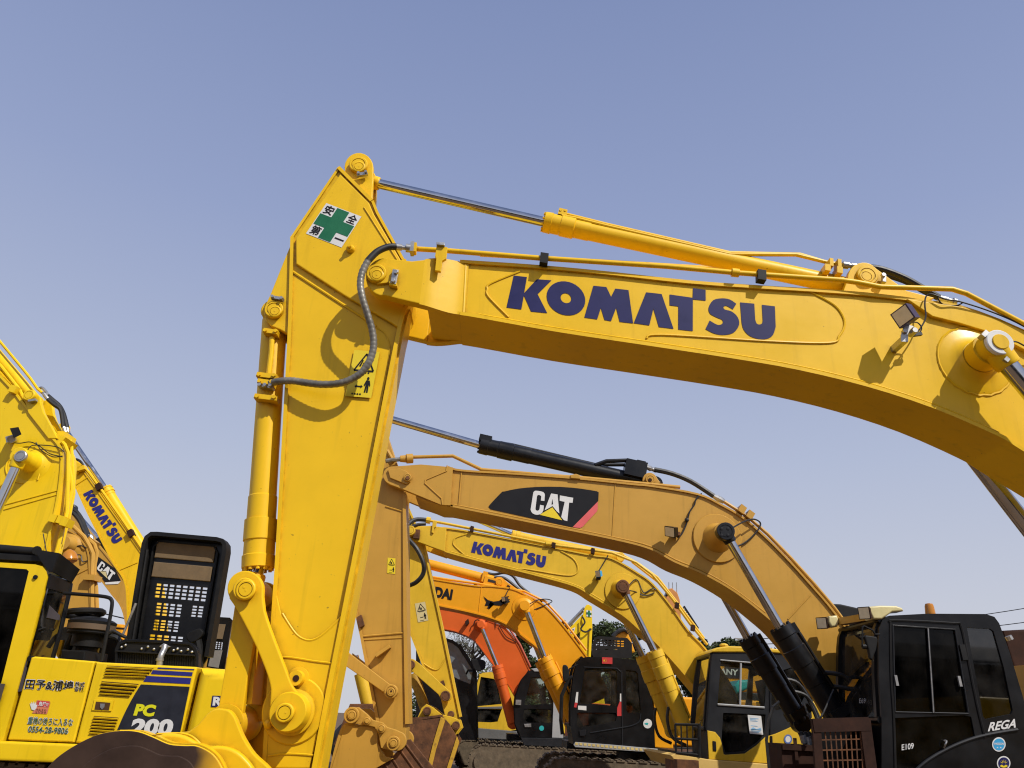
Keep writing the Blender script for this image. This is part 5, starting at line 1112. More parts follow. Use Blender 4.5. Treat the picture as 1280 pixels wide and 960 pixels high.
q.obox(at(82,548,NC+.05), (.06,0,.0), (0,.16,0), (0,0,.05)); q.obox(at(78,553,NC), (.1,0,-.03), (0,.175,0), (.03,0,.05)); L.p('boom_pipe', q, Y_LEMON, bb)
q = MB()
for x, y, dy in ((69,649,.07),(79,651,.076),(84,654,.082),(19,488,.07)): q.obox(at(x, y, N0), (.045,0,-.01), (0,dy,0), (.01,0,.05))
L.p('pipe_clamp', q, Y_LEMON, bb)
lo, lc = lamp(L, 20, 540, N0-.2, 14, 13, 9, BLACK, aim=(-.7,-.3,-.5), parent=bb, tilt=.3)
q = MB(); q.cyl(at(14,549,N0-.2), at(15,549,N0), .05, n=12); q.obox(at(14,549,N0-.15), (.05,0,.02), (0,.03,0), (-.02,0,.04)); L.p('lamp_bracket', q, STEEL, lo)
q = MB(); hose(q, [(15,553,N0-.08),(25,554,N0-.03),(38,552.5,N0-.02),(50,558,N0-.02),(62,567,N0-.02),(78,571,N0-.03)], .007, 6); hose(q, [(35,562,N0-.2),(40,557,N0-.05),(55,556.5,N0-.02),(72,559,N0-.02),(80,565,N0)], .007, 6); hose(q, [(45,553,N0-.02),(52,563,N0-.02),(66,571,N0-.02),(78,570,N0-.03)], .007, 6); L.p('lamp_wiring', q, RUBBER, lo)
e = at(26,571,N0-.28); q = MB()
for f in (lambda y: y, lambda y: 2*NC-y): q.turn((e.x, f(N0+.03), e.z), (e.x, f(N0-.25), e.z), [(0,.24),(.04,.24),(.07,.20),(.2,.14),(1,.10)], 28)
L.p('lift_pin_boss', q, Y_LEMON, bb)
for sgn in (-1, 1):
    f = (lambda y: y) if sgn < 0 else (lambda y: 2*NC-y); P = lambda v: Vector((v.x, f(v.y), v.z))
    j, bs = at(-28,690,N0-.3), at(-75,800,N0-.3)
    co = ram(L, 'boom_cylinder', P(e), P(j), P(bs), .062, .095, Y_LEMON, eye_w=.06)
    if sgn < 0: q = MB(); q.pin(26,570.5,N0-.36,7.5,N0-.38,N0-.34); c_ = L.p('pin_cap', q, STEEL, co)
# cab: yellow front shell, wrapped dark rear glass, black guard over the roof
out = [(-110,935),(-100,705),(-90,700),(0,703),(44,705.5),(53,708),(58,714),(59,721),(33,820),(5,922),(2,935)]
w1 = [(-85,712),(0,709),(33,711.5),(36,714),(20,780),(0,860),(-6,905),(-85,905)]
co, ox = cab(L, Y0, .52, out, [w1], Y_LEMON, GLSD, (0, 2), th=.06, backwins=[])
q = MB(); q.pin(44.5,721.5,Y0-.004,2.6,Y0-.02,Y0,14); L.p('bolt', q, INK, co)
a = [at(*p, Y0+.0) for p in ((59,721),(56.5,735),(45,782),(33,823),(30,832))]
q = MB()
for k in range(1, 4): q.hexa([a[k]+Vector((.004,.03,0)), a[k+1]+Vector((.004,.03,0)), a[k+1]+Vector((.02,.03,0)), a[k]+Vector((.02,.03,0)), a[k]+Vector((.004,.46,0)), a[k+1]+Vector((.004,.46,0)), a[k+1]+Vector((.03,.46,0)), a[k]+Vector((.03,.46,0))])
L.p('rear_window', q, glass('mirror_dark_glass', (.02,.02,.025), .16, .04), co)
q = MB(); q.hexa([a[0]+Vector((.0,.02,.04)), a[1]+Vector((.0,.02,0)), a[1]+Vector((.03,.02,0)), a[0]+Vector((.03,.02,.02)), a[0]+Vector((.0,.48,.04)), a[1]+Vector((.0,.48,0)), a[1]+Vector((.04,.48,0)), a[0]+Vector((.04,.48,.02))])
q.tube([p+Vector((.02,.47,0)) for p in a], .035, 8); q.tube([a[3]+Vector((.02,.02,0)), a[3]+Vector((.03,.47,0))], .03, 8)
L.p('rear_pillar', q, BLACK, co)
q = MB(); q.tube([at(-90,683,Y0+.1), at(0,686,Y0+.1), at(46,690,Y0+.1)], .05, 12); q.tube([at(-90,690,Y0+.1), at(46,696,Y0+.1)], .03, 8); q.cyl(at(46,688,Y0+.05), at(46,688,Y0+.2), .05, n=14)
q.prism(xz([(44,686.5),(74,691.5),(65.5,715),(61,714.5),(52,702)], Y0), Y0-.01, Y0+.02)
q.hexa([at(74,691.5,Y0+.03), at(65,715,Y0+.03), at(66.5,715,Y0+.03), at(75.5,692,Y0+.03), at(98.5,711.5,Y0+.45), at(88.5,728,Y0+.45), at(90,728.5,Y0+.45), at(100,712,Y0+.45)])
q.obox(at(20,701,Y0+.3), (.55,0,0), (0,.25,0), (0,0,.03)); L.p('roof_guard', q, MATBLK, co)
q = MB(); q.turn(at(87,702,Y0+.75), at(86.5,687,Y0+.75), [(0,.085),(.1,.095),(.5,.085),(.8,.06),(1,.02)], 20); L.p('beacon', q, AMBER, co)
q = MB(); q.tube([at(58,690,Y0+.2), at(54,667,Y0+.2)], .006, 6); L.p('aerial', q, INK, co)
q = MB(); q.cyl(at(75,716,Y0+.3), at(75,722,Y0+.3), .03, n=10); L.p('guard_post', q, STEEL, co)
# body side: door panel, louvred panel, counterweight, lower skirt
q = MB(); q.prism(xz([(38.5,822),(43,820.5),(117,826.5),(118,828),(92.5,928),(90,928.5),(11,925.5),(9,924)], Y0), Y0, Y0+.5, .05, 4); dp = L.p('side_door', q, Y_LEMON)
q = MB(); q.prism(xz([(120,827.5),(180,830.5),(244,833.5),(246,835),(224,925),(206,935),(93.5,929)], Y0), Y0, Y0+2.6, .05, 4); vp = L.p('louvred_panel', q, Y_LEMON)
q = MB(); q.prism(xz([(248.5,834),(280,836),(330,840),(345,870),(340,935),(226,930)], Y0-.02), Y0-.02, Y0+2.7, .12, 5); cw = L.p('counterweight', q, Y_LEMON)
q = MB(); q.prism(xz([(-100,926),(10,926.5),(92,930),(228,934),(228,960),(-100,947)], Y0-.03), Y0-.05, Y0+2.7, .03); L.p('deck_skirt', q, Y_LEMON)
q = MB(); q.prism(xz([(40,824),(118,829),(94,926),(14,923)], Y0+.4), Y0+.5, Y0+2.6, .02); L.p('engine_bay', q, MATBLK)
q, s = MB(), MB()
for (a, b, c, d), n in ((((134,832),(192,835),(180,848.5),(130,846.5)),4), (((127,851.5),(173.5,855),(161,871.5),(124.5,869)),4), (((117.5,895),(148,897),(140,920),(111.5,918)),6)):
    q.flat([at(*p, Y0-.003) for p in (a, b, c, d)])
    for k in range(n):
        t = (k+.55)/n; l_ = (a[0]+(d[0]-a[0])*t, a[1]+(d[1]-a[1])*t); r_ = (b[0]+(c[0]-b[0])*t, b[1]+(c[1]-b[1])*t)
        A_, B_ = at(*l_, Y0-.012), at(*r_, Y0-.012); s.obox((A_+B_)/2, (B_-A_)/2, (0,.007,.002), (0,-.004,.0065))
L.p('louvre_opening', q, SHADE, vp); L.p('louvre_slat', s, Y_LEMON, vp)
q = MB(); q.prism(xz([(118,874),(142,875.5),(139,889),(114.5,888)], Y0-.01), Y0-.012, Y0+.0, .004); L.p('latch_plate', q, Y_LEMON, vp)
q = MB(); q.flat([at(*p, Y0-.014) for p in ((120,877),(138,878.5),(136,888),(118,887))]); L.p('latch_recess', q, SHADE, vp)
q = MB(); q.flat([at(*p, Y0-.02) for p in ((125,879.5),(131,879.5),(130.5,884),(127.5,887),(125,884))]); L.p('latch_lock', q, STEEL, vp)
q = MB(); q.flat([at(*p, Y0-.004) for p in [(176,855.5),(237,858.5),(224,922),(142,922)]+crv([(148,909),(156,891),(166,872),(176,855.5)],4)[:-1]]); md = L.p('model_panel', q, SLATE, vp)
q = MB()
for pts in (((197.5,834.2),(243,836.4),(242.6,837.6),(196.5,835.8)), ((191,837.6),(241,840.4),(239.7,845.2),(188.5,842.4)), ((183.5,844.8),(239,847.6),(237.6,855),(179,852))): q.flat([at(*p, Y0-.004) for p in pts])
L.p('blue_stripes', q, BLUE, vp)
q = MB(); text(q, 'PC', Frame((166.5,894.5), (193.5,896), (169,879.5), Y0-.006), .002, .06, shear=.12); L.p('model_letters', q, mat('lime_vinyl', (.80,.75,.01), .4), md)
q = MB(); text(q, '200', Frame((161,919), (214.5,920), (165,898), Y0-.006), .002, .055, shear=.06); L.p('model_number', q, WHITE, md)
q = MB(); q.flat([at(*p, Y0-.025) for p in ((265.5,869.5),(292,870.5),(290,884.5),(263.5,883.5))]); pl = L.p('dealer_plate', q, NAVY, cw)
q = MB(); text(q, 'RE', Frame((265.5,882),(284,882.8),(267,870.8),Y0-.027), .002, .05); L.p('dealer_letters', q, WHITE, pl)
# door lettering
def outlined(body, bl, br, tl, ink, par, bold=.01, halo=.045, name='company_lettering', shear=0.0):
    q = MB(); text(q, body, Frame(bl, br, tl, Y0-.0030), .002, halo, (-.012,-.06,1.012,1.06), shear); h = L.p(name, q, WHITE, par)
    q = MB(); text(q, body, Frame(bl, br, tl, Y0-.0055), .002, bold, (0,0,1,1), shear); L.p('lettering_face', q, ink, h)
outlined('田予&浦埠', (31,861), (91,864), (33.5,848.5), INK, dp, .014, .036)
outlined('株式', (93.5,857.5), (105.5,858.5), (94.5,852), INK, dp, .008, .03); outlined('會社', (92.5,863.5), (104.5,864.5), (93.5,858), INK, dp, .008, .03)
outlined('重機の後ろに入るな', (34.5,905), (90,907.5), (36.5,896), mat('dark_green_ink', (.02,.10,.06), .5), dp, .004, .03)
outlined('0554-28-9806', (35,915), (84.5,917.5), (36.5,907.5), mat('dark_green_ink_b', (.02,.10,.06), .5), dp, .008, .03)
q = MB(); q.flat([at(*p, Y0-.004) for p in ((46,875.2),(62,876.5),(62.6,879),(58.6,892.5),(40,891.5),(44,886))]); wd = L.p('danger_sticker', q, mat('salmon_vinyl', (.70,.22,.12), .5), dp)
q = MB(); q.flat([at(*p, Y0-.0055) for p in ((47,876),(62,877),(60.5,884),(46,883))]); L.p('danger_band', q, REDV, wd)
q = MB(); text(q, '危険!!', Frame((48,882.5),(60,883.5),(49,876.8),Y0-.007), .002, .03); q.flat([at(*p, Y0-.007) for p in ((38,882),(37.2,878.5),(38.8,880.5),(39.5,877),(41,880),(42.4,876.5),(43.2,880),(45,877.2),(45,881),(47,881),(45.5,885),(43,888),(39.5,887))]); L.p('danger_lettering', q, WHITE, wd)
q = MB(); text(q, 'さわるな', Frame((44.5,890.8),(57.5,891.8),(45.5,885.2),Y0-.007), .002, .0); L.p('danger_lettering', q, INK, wd)
# engine bay top: radiator frame, air cleaner, handrail, open hood
RY = Y0+.75
q = MB(); fo = [(143,832),(143,812),(147,803),(156,798.5),(200,800),(238,803),(245,809),(248,818),(248,836)]
fi = [(146.5,832),(147,814),(150,806),(158,802.5),(200,804),(236,806.5),(241,811),(244,819),(244,836)]
q.prism(xz(fo+fi[::-1], RY), RY, RY+.10, .008); rd = L.p('radiator_frame', q, BLACK)
q = MB(); q.prism(xz([(146,812),(150,806),(158,802),(236,806),(243,812),(244,820),(146,815)], RY+.02), RY+.02, RY+.06, .004); q.prism(xz([(146,813),(244,818.5),(244,820.5),(146,815)], RY), RY-.02, RY+.1, .004); L.p('radiator_tank', q, MATBLK, rd)
q = MB(); q.prism(xz([(146,815),(244,820),(244,840),(146,836)], RY+.04), RY+.04, RY+.08); core = L.p('radiator_core', q, DARK, rd)
q = MB()
for k in range(44):
    x = 148+k*2.17; q.tube([at(x, 815.5+k*.11, RY+.03), at(x, 838, RY+.03)], .006, 4, False)
L.p('radiator_fins', q, MATBLK, rd)
q = MB()
for x, y in ((152,809),(157,806.5),(177,811),(185,808.5),(192.5,811.5),(217,813),(222,811),(226.5,814),(235,812),(240,815)): q.ball(at(x, y, RY), .017, 8)
L.p('bolt', q, STEEL, rd)
q = MB(); q.tube(crv([tuple(at(*p)) for p in ((206,807,RY-.06),(205,812,RY-.08),(202,818,RY-.12),(200,824,RY-.13),(199,834,RY-.12))],4), .036, 12); q.prism(xz([(199,808),(205,804),(213,808.5),(206,812)], RY-.02), RY-.03, RY+.02, .006); q.turn(at(200,823,RY-.13), at(199.5,826,RY-.13), [(0,.045),(1,.045)], 12); L.p('coolant_pipe', q, STEEL, rd)
PY_ = Y0+1.1
q = MB(); c0 = at(103,830,PY_); z = lambda y: at(103, y, PY_).z
q.turn((c0.x,PY_,z(822)), (c0.x,PY_,z(771)), [(0,.12),(.25,.12),(.26,.19),(.56,.19),(.57,.26),(.60,.27),(.61,.255),(.80,.255),(.81,.275),(.88,.28),(.93,.24),(1,.14)], 28); ai = L.p('air_cleaner', q, MATBLK)
q = MB(); q.turn((c0.x,PY_,z(788)), (c0.x,PY_,z(777)), [(0,.268),(.05,.275),(.95,.275),(1,.268)], 28); L.p('air_cleaner_bowl', q, mat('dusty_brown_plastic', (.13,.085,.05), .7, dirt=.3), ai)
q = MB(); k = at(104,766.5,PY_); q.tube([k+Vector((.22*math.cos(t*.3927), .22*math.sin(t*.3927), .03*math.cos(t*.3927))) for t in range(17)], .04, 8); q.ball(k, .11, 10, (1,1,.4)); L.p('cleaner_cap', q, MATBLK, ai)
q = MB(); q.prism(xz([(76,812),(107,813),(105,826),(77,824)], PY_-.3), PY_-.3, PY_+.3, .02); q.tube([at(84,812,PY_), at(92,794,PY_)], .05, 8); q.tube([at(102,813,PY_+.1), at(109,790,PY_+.1)], .02, 6); q.tube([at(108,792,PY_+.2), at(150,796,PY_+.2)], .02, 6); q.prism(xz([(72,785),(100,780),(140,784),(150,797),(150,832),(72,824)], PY_+.6), PY_+.6, PY_+.65, .02); L.p('battery_box', q, MATBLK)
q = MB(); q.prism(xz([(106,803),(124,803),(120,826),(105,825)], PY_+.2), PY_+.2, PY_+.25, .01); q.prism(xz([(71,800),(79,800),(73,823),(70,820)], PY_-.05), PY_-.05, PY_, .005); L.p('hose_panel', q, Y_OLD)
q = MB(); q.tube(crv([tuple(at(*p, Y0+.3)) for p in ((80,741.5),(95,742.5),(120,744.5),(134,746.5),(139,749.5),(140,756),(137,775),(132,800),(127,826))],5), .021, 10); L.p('handrail', q, MATBLK)
q = MB(); q.tube(crv([tuple(at(*p, PY_)) for p in ((124,795),(135,795),(145,797),(150,803),(152,815))],4), .03, 8); q.tube(crv([tuple(at(*p, PY_-.2)) for p in ((135,792),(142,789),(150,793),(158,797))],4), .02, 8); L.p('engine_hose', q, RUBBER)
# open hood: dished pressed-steel lid standing on its hinge, with louvre slots one can see the sky through
HY = Y0+1.05
def hp(u, v, d=0): return tuple(Vector(hA).lerp(Vector(hB), u)*(1-v)+Vector(hD).lerp(Vector(hC), u)*v)
hA, hB, hC, hD = (184,667), (284.5,676), (262,808), (163,800)
slots = []
def grid(u0, u1, v0, v1, nu, nv):
    for i in range(nu):
        for j in range(nv):
            du, dv = (u1-u0)/nu, (v1-v0)/nv; a, b = u0+du*i, v0+dv*j
            slots.append([hp(a+du*.1, b+dv*.2), hp(a+du*.88, b+dv*.2), hp(a+du*.88, b+dv*.82), hp(a+du*.1, b+dv*.82)])
grid(.20,.86,.445,.59,8,4); grid(.24,.58,.625,.755,4,4); grid(.69,.85,.625,.74,2,4); grid(.245,.58,.785,.895,4,4); grid(.22,.66,.925,.99,5,2)
ol = [hp(u, v) for u, v in ((.0,1.05),(.0,.1),(.02,.04),(.07,.005),(.14,0),(.88,0),(.95,.01),(.985,.04),(1,.1),(1,1.1),(.95,1.2),(.78,1.15),(.5,1.06))]
q = MB(); q.pp(ol, HY+.10, HY+.13, holes=slots)
hd = L.p('engine_hood', q, BLACK)
q = MB(); rx = xz(ol[:10], HY)
q.ribbon(rx, .05, HY-.06, HY+.13)
inn_ = [hp(u, v) for u, v in ((.10,1.04),(.10,.12),(.16,.06),(.84,.06),(.9,.12),(.9,1.04))]
q.prism(xz(ol[:10]+[hp(.9,1.1)]+inn_[::-1][0:], HY+.03), HY+.03, HY+.06, .008) if False else None
q.ribbon(xz(inn_, HY+.06), .02, HY+.06, HY+.11)
q.tube([at(*hp(.03,.15), HY-.02), at(*hp(.03,1.0), HY-.02)], .02, 8)
L.p('hood_rim', q, MATBLK, hd)
q = MB()
for v0, v1 in ((.06,.215),(.255,.395)): q.prism(xz([hp(.14,v0),hp(.87,v0),hp(.87,v1),hp(.135,v1)], HY+.08), HY+.07, HY+.105, .012)
L.p('hood_insulation', q, FOAM, hd)
q = MB(); q.tube([at(*p, HY-.1) for p in ((152,797),(160,778),(170,754))], .016, 8); q.tube([at(*p, HY-.1) for p in ((160,778),(168,757))], .010, 8); L.p('gas_strut', q, STEEL, hd)
q = MB(); q.prism(xz(crv([(234,797),(238,791),(244,788),(252,786),(256,792),(250,800),(240,804)],3,True), HY+.0), HY-.06, HY+.02, .02); q.tube([at(*p, HY) for p in ((247,800),(250,815),(249,834))], .05, 8); L.p('fan_shroud', q, MATBLK)
undercarriage(L, -5.4, 9.1, 11.9, 4.3, .6)
# ================================================================== second in the left row: tan, upright boom with pipes
T = Machine('excavator', (-8.0, 15.4, 0), 'tan excavator whose upright pipe-lined boom rises behind the orange beacon')
N0, N1 = 15.0, 15.25; NC = (N0+N1)/2
P1 = crv([(-30,620),(30,640),(62,652),(82,661),(93,667),(103,677),(110,691),(112,720),(113,760),(114,790)],4)
P2 = crv([(-60,690),(0,712),(30,725),(45,745),(50,770),(55,795)],4)
bb = T.p('boom', boom_body(MB(), P1, P2, N0, N1, .02, .03), TAN)
q = MB(); e = at(87,682,N0)
q.turn((e.x, N0+.03, e.z), (e.x, N0-.25, e.z), [(0,.25),(.05,.24),(.2,.16),(1,.13)], 24); q.turn((e.x, N0+.015, e.z), (e.x, N0, e.z), [(0,.20),(.5,.2),(1,.19)], 28); T.p('lift_pin_boss', q, TAN, bb)
q = MB(); q.bead([(84,724),(110,711)], N0+.015, .012); T.p('weld_bead', q, TAN, bb)
q = MB()
for dy, pts in ((.03,((60,645),(82,655),(90,657),(105,671),(112,683),(116,692),(115,712),(115,760),(116,790))), (.09,((55,650),(80,661),(95,671),(106,687),(110,695),(111,735),(112,790))), (.16,((111,675),(118,681),(121,691),(118,706),(117.5,720),(120,735),(121,760),(121,790)))): q.tube([at(*p, N0+dy) for p in pts], .042, 8)
T.p('boom_pipe', q, TAN, bb)
q = MB(); q.obox(at(116,723,N0+.05), (.10,0,0), (0,.15,0), (0,0,.05)); q.obox(at(115,680,N0+.3), (.08,0,-.05), (0,.1,0), (.04,0,.08)); T.p('pipe_clamp', q, TAN, bb)
q = MB(); hose(q, [(84,638,N0+.25),(92,642,N0+.25),(99,650,N0+.25),(104,661,N0+.25),(110,673,N0+.25)], .038, 8); hose(q, [(86,634,N0+.35),(96,640,N0+.35),(103,650,N0+.35),(107,660,N0+.35),(112,671,N0+.35)], .038, 8); T.p('hydraulic_hose', q, RUBBER, bb)
q = MB()
for x in (109,112.5): q.turn(at(x,669,N0+.3), at(x+2,676,N0+.3), [(0,.04),(.5,.06),(1,.05)], 10)
T.p('hose_coupling', q, STEEL, bb)
q = MB(); hose(q, [(82,690,N0-.2),(90,686,N0-.05),(100,682,N0-.02),(108,685,N0-.02)], .012, 6); hose(q, [(95,694,N0-.1),(101,694,N0-.02),(103,702,N0-.02),(109,701,N0)], .012, 6); T.p('lamp_wiring', q, RUBBER, bb)
undercarriage(T, -7.6, 14.0, 17.0, 4.4, .6, DARK); house(T, -9.4, -4.6, 15.4, 16.9, 1.1, 2.45, TAN)
q = MB(); q.prism(xz([(112,783),(124,778),(140,779.5),(156,781),(156,800),(112,800)], 15.4), 15.3, 16.4, .05); q.ball(at(128,779,15.35), .10, 10); T.p('engine_bonnet', q, ORANGE)
q = MB(); q.tube([at(*p, 15.2) for p in ((124,779),(140,785),(156,786))], .02, 6); T.p('bonnet_strap', q, RUSTB)
T2Y = 13.8
q = MB(); sl = []
hA, hB, hC, hD = (268,771), (290,773), (280,838), (258,834)
grid(.12,.72,.47,.62,4,4)
slots2 = slots[-16:]
q.pp([(268,773),(270,771),(287,772),(290,775),(280,838),(258,834)], T2Y, T2Y+.04, holes=slots2); ho = T.p('engine_hood', q, BLACK)
q = MB(); q.prism(xz([(269.5,780),(282,780.5),(278,799),(267.5,798.5)], T2Y-.02), T2Y-.03, T2Y-.005, .008); T.p('hood_insulation', q, FOAM, ho)
q = MB(); q.prism(xz([(265,813),(278,813),(273,835),(260,833)], T2Y-.02), T2Y-.03, T2Y-.005, .008); T.p('hood_insulation', q, GREYF, ho)
# ================================================================== third in the left row: lettered boom
U_ = Machine('excavator', (-9.5, 19.4, 0), 'yellow excavator with steep boom lettered downwards in blue, above the open black hood')
N0, N1 = 19.0, 19.6; NC = (N0+N1)/2
top = crv([(98,581),(109.5,596),(140,639),(176,690),(186,707),(192,730),(196,770),(198,820),(196,850)],4)
bot = crv([(84,592),(93,605.5),(109,640),(139,699),(150,716),(156,728),(158.5,745),(159,790),(152,840),(148,860)],4)
bb = U_.p('boom', boom_body(MB(), top, bot, N0, N1, .02, .035), Y_MAIN)
U_.p('maker_lettering', maker_k(Frame((104,617.5), (144.2,682), (114.8,612), N0+.018), .008), BLUE, bb)
q = MB(); q.bead([(95,606),(109,597)], N0+.012, .014); q.bead([(146,714),(172,703)], N0+.012, .010); U_.p('weld_bead', q, Y_MAIN, bb)
q = MB(); q.tube([at(*p, N0) for p in ((92,575),(105,584),(112,592),(127,613),(150,646),(178,687))], .035, 8); q.obox(at(95,585,N0-.03), (.12,0,-.05), (0,.1,0), (.05,0,.12)); q.obox(at(103,586,N0-.05), (.08,0,.03), (0,.08,0), (-.02,0,.05)); U_.p('boom_pipe', q, Y_MAIN, bb)
q = MB()
for x, y in ((124,609),(164,667)): q.obox(at(x, y, N0), (.05,0,-.07), (0,.07,0), (.05,0,.04))
U_.p('pipe_clamp', q, RUSTB, bb)
q = MB(); hose(q, [(88,574,N0),(95,574,N0),(101,577,N0),(105,583,N0)], .03, 6); U_.p('hydraulic_hose', q, RUBBER, bb)
ram(U_, 'arm_cylinder', at(80,535,NC), at(132,611,NC), at(186,697,NC), .065, .135, Y_MAIN, eye_w=.1)
undercarriage(U_, -9.0, 18.0, 21.0, 4.4, .6); house(U_, -10.6, -5.6, 19.5, 20.9, 1.1, 2.3, Y_MAIN)
# ================================================================== fourth in the left row: tan boom with black panel
V_ = Machine('excavator', (-11.5, 23.4, 0), 'tan excavator with a steep boom and white-edged black letter panel, mostly hidden by other booms')
N0, N1 = 23.0, 23.6; NC = (N0+N1)/2
top = crv([(86,634),(112,669),(135,697),(158,728),(172,752),(178,790),(178,830)],4)
bot = crv([(70,655),(98,693),(122,720),(139,742),(152,760),(158,790),(156,830)],4)
bb = V_.p('boom', boom_body(MB(), top, bot, N0, N1, .02, .035), TAN)
q = MB(); q.flat([at(*p, N0+.008) for p in ((112,685),(123,696),(133,703),(144,711),(151,726),(131,727.5),(122,715),(110,700))]); po = V_.p('maker_panel', q, INK, bb)
q = MB(); q.flat([at(*p, N0+.006) for p in ((131,728),(151,726.5),(147.5,730),(132,730.5))]); V_.p('white_band', q, WHITE, po)
let, tri, pl, red, hole = maker_c(Frame((121.5,710.5), (136.5,725), (127,702), N0+.002), .006, False)
V_.p('maker_lettering', let, WHITE, po); V_.p('pale_triangle', tri, CREAMV, po); pl.bm.free(); red.bm.free(); hole.bm.free()
ram(V_, 'arm_cylinder', at(90,636,NC), at(124,675,NC), at(158,714,NC), .075, .15, BLACK, eye_w=.1)
undercarriage(V_, -10.8, 22.0, 25.0, 4.4, .6); house(V_, -12.6, -7.4, 23.5, 24.9, 1.1, 2.3, TAN)
# ================================================================== far machines
W_ = Machine('excavator', (3.9, 38.5, 0), 'small far yellow excavator raising its stick between the orange boom and the open black bonnet')
N0 = 38.0
q = MB(); q.pp([(700,798),(704,792),(716,781),(728,768),(733,772),(727,788),(718,796),(700,822)], N0, N0+.5, .03); bb = W_.p('boom', q, Y_LEMON)
q = MB(); q.pp([(731,759),(733,756),(736,755.5),(740,758),(740.5,785),(736,795),(736.5,822),(724,822),(725,790),(729,782),(727,775)], N0-.1, N0-.02, .03); q.pp([(737,785),(740.5,786),(738.5,822),(735.5,822)], N0-.2, N0-.1, .02); W_.p('stick', q, Y_LEMON)
q = MB(); q.tube([at(709,782,N0+.1), at(730,760,N0+.1)], .06, 8); q.tube([at(711,784,N0+.15), at(729,764,N0+.15)], .04, 8); W_.p('arm_cylinder', q, STEEL)
fr = Frame((733,770.5),(739.5,771.5),(733,762.5),N0-.11); q = MB(); upoly(q, fr, [(0,0),(1,0),(1,1),(0,1)], .01); s_ = W_.p('safety_sticker', q, WHITE)
q = MB(); t = (.33,.67); upoly(q, fr, [(t[0],.02),(t[1],.02),(t[1],t[0]),(.98,t[0]),(.98,t[1]),(t[1],t[1]),(t[1],.98),(t[0],.98),(t[0],t[1]),(.02,t[1]),(.02,t[0]),(t[0],t[0])], .02); W_.p('green_cross', q, GREEN, s_)
fr = Frame((711,794),(717,791),(713,787),N0-.01); q = MB(); upoly(q, fr, [(0,0),(1,0),(1,1),(0,1)], .01); s_ = W_.p('boom_sticker', q, WHITE, bb)
q = MB(); upoly(q, fr, [(.2,.2),(.8,.2),(.8,.8),(.2,.8)], .02); W_.p('sticker_print', q, INK, s_)
q = MB(); hose(q, [(728,771,N0-.2),(731,778,N0-.3),(726,786,N0-.3),(732,790,N0-.3),(739,786,N0-.2)], .04, 6); W_.p('hydraulic_hose', q, RUBBER)
undercarriage(W_, 5.0, 37.2, 40.0, 4.2, .6); house(W_, 3.2, 7.4, 37.3, 40.0, 1.06, 2.3, Y_LEMON)
X_ = Machine('excavator', (9.2, 34.5, 0), 'orange-tan excavator with white letters on dark, seen through the faded yellow excavator cab window')
N0 = 34.0
q = MB(); q.pp([(896,826),(950,829),(985,834),(988,870),(900,862),(893,840)], N0, N0+2.6, .08, 3); eb = X_.p('engine_cover', q, ORANGE)
fr = Frame((905,847),(925,848.5),(906,832),N0-.02); q = MB(); upoly(q, fr, [(0,0),(1,0),(1,1),(0,1)], .01); s_ = X_.p('maker_panel', q, SLATE, eb); q = MB(); text(q, 'SANY', fr, .02, .03, (-.5,.25,.85,.75)); X_.p('maker_lettering', q, WHITE, s_)
q = MB(); q.pp([(770,792),(779,787.5),(784,790),(789,800),(794,815),(772,815)], N0, N0+.6, .05); X_.p('boom', q, ORANGE)
q = MB(); hose(q, [(766,796,N0-.1),(772,790,N0-.1),(780,787,N0-.1),(786,791,N0-.1)], .09, 8); X_.p('hydraulic_hose', q, RUBBER)
undercarriage(X_, 9.0, 33.5, 36.6, 4.4, .6); house(X_, 7.4, 12, 34.2, 36.4, 1.1, 2.0, ORANGE)
Z_ = Machine('excavator', (10.5, 44.5, 0), 'excavator showing only a pale orange stick tip with three thin aerials')
N0 = 44.0
q = MB(); q.pp([(832,744),(836,736),(840,735),(847,741),(850,750),(851,762),(852,800),(838,800),(836,770)], N0, N0+.5, .05); s_ = Z_.p('stick', q, mat('pale_orange_paint', (.62,.25,.06), .5)); 
q = MB(); q.pp([(832,744),(834,739),(837,737),(837,741),(834,746)], N0-.05, N0+.55, .05); Z_.p('bucket_tip', q, BLACK, s_)
q = MB()
for x in (836.5,841,846): q.tube([at(x,742,N0+.2), at(x-.5,728,N0+.2)], .025, 5)
Z_.p('aerial', q, STEEL, s_)
q = MB()
for k in range(10):
    t, t2 = k/10, (k+1)/10; l = lambda t, o: at(851+18*t+o, 760+28*t-o*.6, N0+.3)
    q.tube([l(t,0), l(t2,0)], .05, 5); q.tube([l(t,4), l(t2,4)], .05, 5); q.tube([l(t,0), l(t2,4)], .03, 4); q.tube([l(t,4), l(t2,0)], .03, 4)
Z_.p('lattice_rail', q, DARK)
undercarriage(Z_, 10.5, 43.5, 46.4, 4.4, .6); house(Z_, 9.2, 13.4, 43.6, 46.2, 1.1, 2.4, TAN)
# teal machine glimpsed through the cab window
TL = Machine('excavator', (7.1, 29.0, 0), 'excavator with teal cover seen through the faded yellow excavator cab window')
N0 = 28.5
q = MB(); q.pp([(918,857),(924,850),(942,849),(941,858),(934,862),(920,868)], N0, N0+1.5, .1, 3); TL.p('engine_cover', q, TEAL)
q = MB(); q.pp([(906,862),(960,868),(962,895),(905,890)], N0+.1, N0+1.6, .05); TL.p('body', q, DARK)
undercarriage(TL, 7.3, 28.0, 31.0, 3.6, .5)
